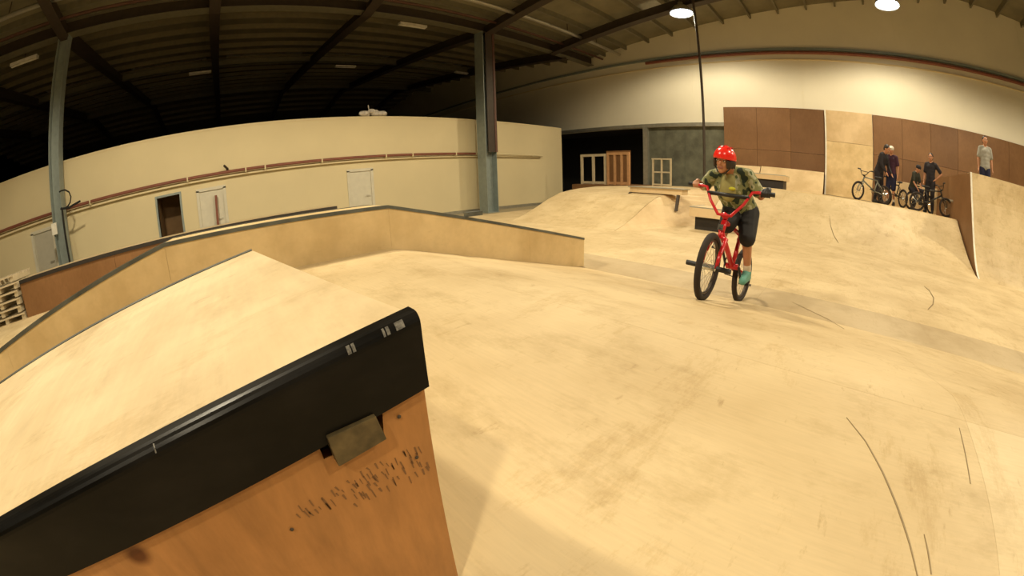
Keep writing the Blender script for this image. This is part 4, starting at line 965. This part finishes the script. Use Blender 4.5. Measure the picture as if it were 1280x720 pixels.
# waiting riders on the deck: local frame helper
def stand(px, u, z0, turn, lean=0.0, H=1.6, arms='down', seated=False, dv=0.0):
    """joints of a figure standing at the place seen at pixel column px; turn = direction the front faces (radians, 0 = to the camera, + = to the right)"""
    base = Vector(P(px, 262, u=u)); o = Vector((u, base.y + dv, z0 + 0.014)); k = H / 1.6
    f = Vector((-math.cos(turn), -math.sin(turn), 0)); l = Vector((0, 0, 1)).cross(f)
    def Q(x, y, z): return o + (f * x + l * y) * k + Vector((0, 0, z * k))
    if seated: hipz, hx = 0.66, -0.10
    else: hipz, hx = 0.84, 0.0
    s = math.sin(lean); c = math.cos(lean)
    def U(x, y, z):  # upper body leaning about the hip
        return Q(hx + x * c + z * s, y, hipz + z * c - x * s)
    J = dict(pelvis=U(0, 0, 0.04), chest=U(0.0, 0, 0.40), neck=U(-0.005, 0, 0.55), head=U(0.03, 0, 0.67),
             sh_l=U(0, 0.155, 0.48), sh_r=U(0, -0.155, 0.48), hip_l=Q(hx, 0.08, hipz - 0.02), hip_r=Q(hx, -0.08, hipz - 0.02))
    if seated:
        J.update(kn_l=Q(0.28, 0.12, 0.62), kn_r=Q(0.20, -0.12, 0.42), an_l=Q(0.22, 0.12, 0.28), an_r=Q(0.05, -0.16, 0.08), toe_l=Q(0.36, 0.12, 0.22), toe_r=Q(0.20, -0.17, 0.03))
    else:
        J.update(kn_l=Q(0.05, 0.10, 0.45), kn_r=Q(0.02, -0.10, 0.45), an_l=Q(0.0, 0.12, 0.085), an_r=Q(-0.04, -0.12, 0.085), toe_l=Q(0.14, 0.14, 0.03), toe_r=Q(0.10, -0.14, 0.03))
    if arms == 'forward': J.update(el_l=U(0.14, 0.20, 0.24), el_r=U(0.14, -0.20, 0.24), wr_l=U(0.34, 0.16, 0.12), wr_r=U(0.34, -0.16, 0.12))
    elif arms == 'hip': J.update(el_l=U(-0.10, 0.34, 0.26), el_r=U(0.0, -0.20, 0.22), wr_l=U(0.02, 0.19, 0.10), wr_r=U(0.10, -0.20, -0.01))
    else: J.update(el_l=U(-0.02, 0.21, 0.23), el_r=U(-0.02, -0.21, 0.23), wr_l=U(0.04, 0.22, 0.0), wr_r=U(0.04, -0.22, 0.0))
    return J, f, k
UD = 11.9
J1, f1, k1 = stand(1096, UD, QZ, 0.9, 0.38, 1.62, 'forward')
person('person', 'man in black leaning over his bike, leftmost of the waiting riders', J1, f1 + Vector((0, 0, -0.5)), k1, 'cloth_black', 'cloth_black', 'shoe_dark', True, 'long', voxel=0.017, build_=1.15)
J2, f2, k2 = stand(1112, UD + 0.25, QZ, -0.5, 0.04, 1.60, 'down')
person('person', 'boy in pale cap, dark plum shirt and navy shorts with bare legs', J2, f2, k2, 'cloth_plum', 'cloth_navy', 'shoe_dark', False, 'short', cap='cap_white', voxel=0.017)
J3, f3, k3 = stand(1141, UD, QZ, 0.75, 0.34, 1.38, 'forward', True)
person('person', 'crouched rider in dark olive clothes sitting on a bike between two others', J3, f3 + Vector((0, 0, -0.4)), k3, 'cloth_olive', 'cloth_black', 'shoe_dark', True, 'short', cap='cloth_black', voxel=0.017)
J4, f4, k4 = stand(1161, UD, QZ, -0.5, 0.0, 1.56, 'hip')
person('person', 'standing boy in black with bent arm, rightmost of the riders on the deck', J4, f4, k4, 'cloth_black', 'cloth_black', 'shoe_dark', True, 'short', voxel=0.017)
J5, f5, k5 = stand(1229, 11.0, 1.50, -0.1, 0.0, 1.62, 'down')
person('person', 'onlooker in grey striped shirt standing behind the tall right quarter', J5, f5, k5, 'cloth_grey', 'cloth_navy', 'shoe_dark', True, 'short', voxel=0.017)
# their bikes
def bk(px0, px1, u, label, col, tyre='tyre', du=0.25, R=0.25, wbl=0.92):
    a = Vector(P(px0, 258, u=u)); b_ = Vector(P(px1, 258, u=u)); a.z = QZ; b_.z = QZ; a.x = u; b_.x = u - du if False else u
    d = (b_ - a); s = 1 if d.y > 0 else -1
    need = math.sqrt(max(0.01, wbl ** 2 - d.y ** 2)); d = Vector((-need * du, d.y, 0)).normalized()
    return bike('parked_bike', label, tuple(a), d, (0, 0, 1), col, wbl, R, False, 0.25, 0.32, 10, tyre)
bk(1104, 1070, UD - 0.42, 'pale wheeled bike leaned on by the leftmost rider in black', 'bike_grey', du=1.0)
bk(1128, 1112, UD - 0.25, 'dark bike in front of the boy in the pale cap', 'bike_dark', du=-1.0)
bk(1138, 1153, UD + 0.02, 'dark bike under the crouched rider', 'bike_dark', du=-0.3)
bk(1146, 1180, UD - 0.45, 'dark bike beside the rightmost rider on the deck', 'bike_dark', du=0.05)
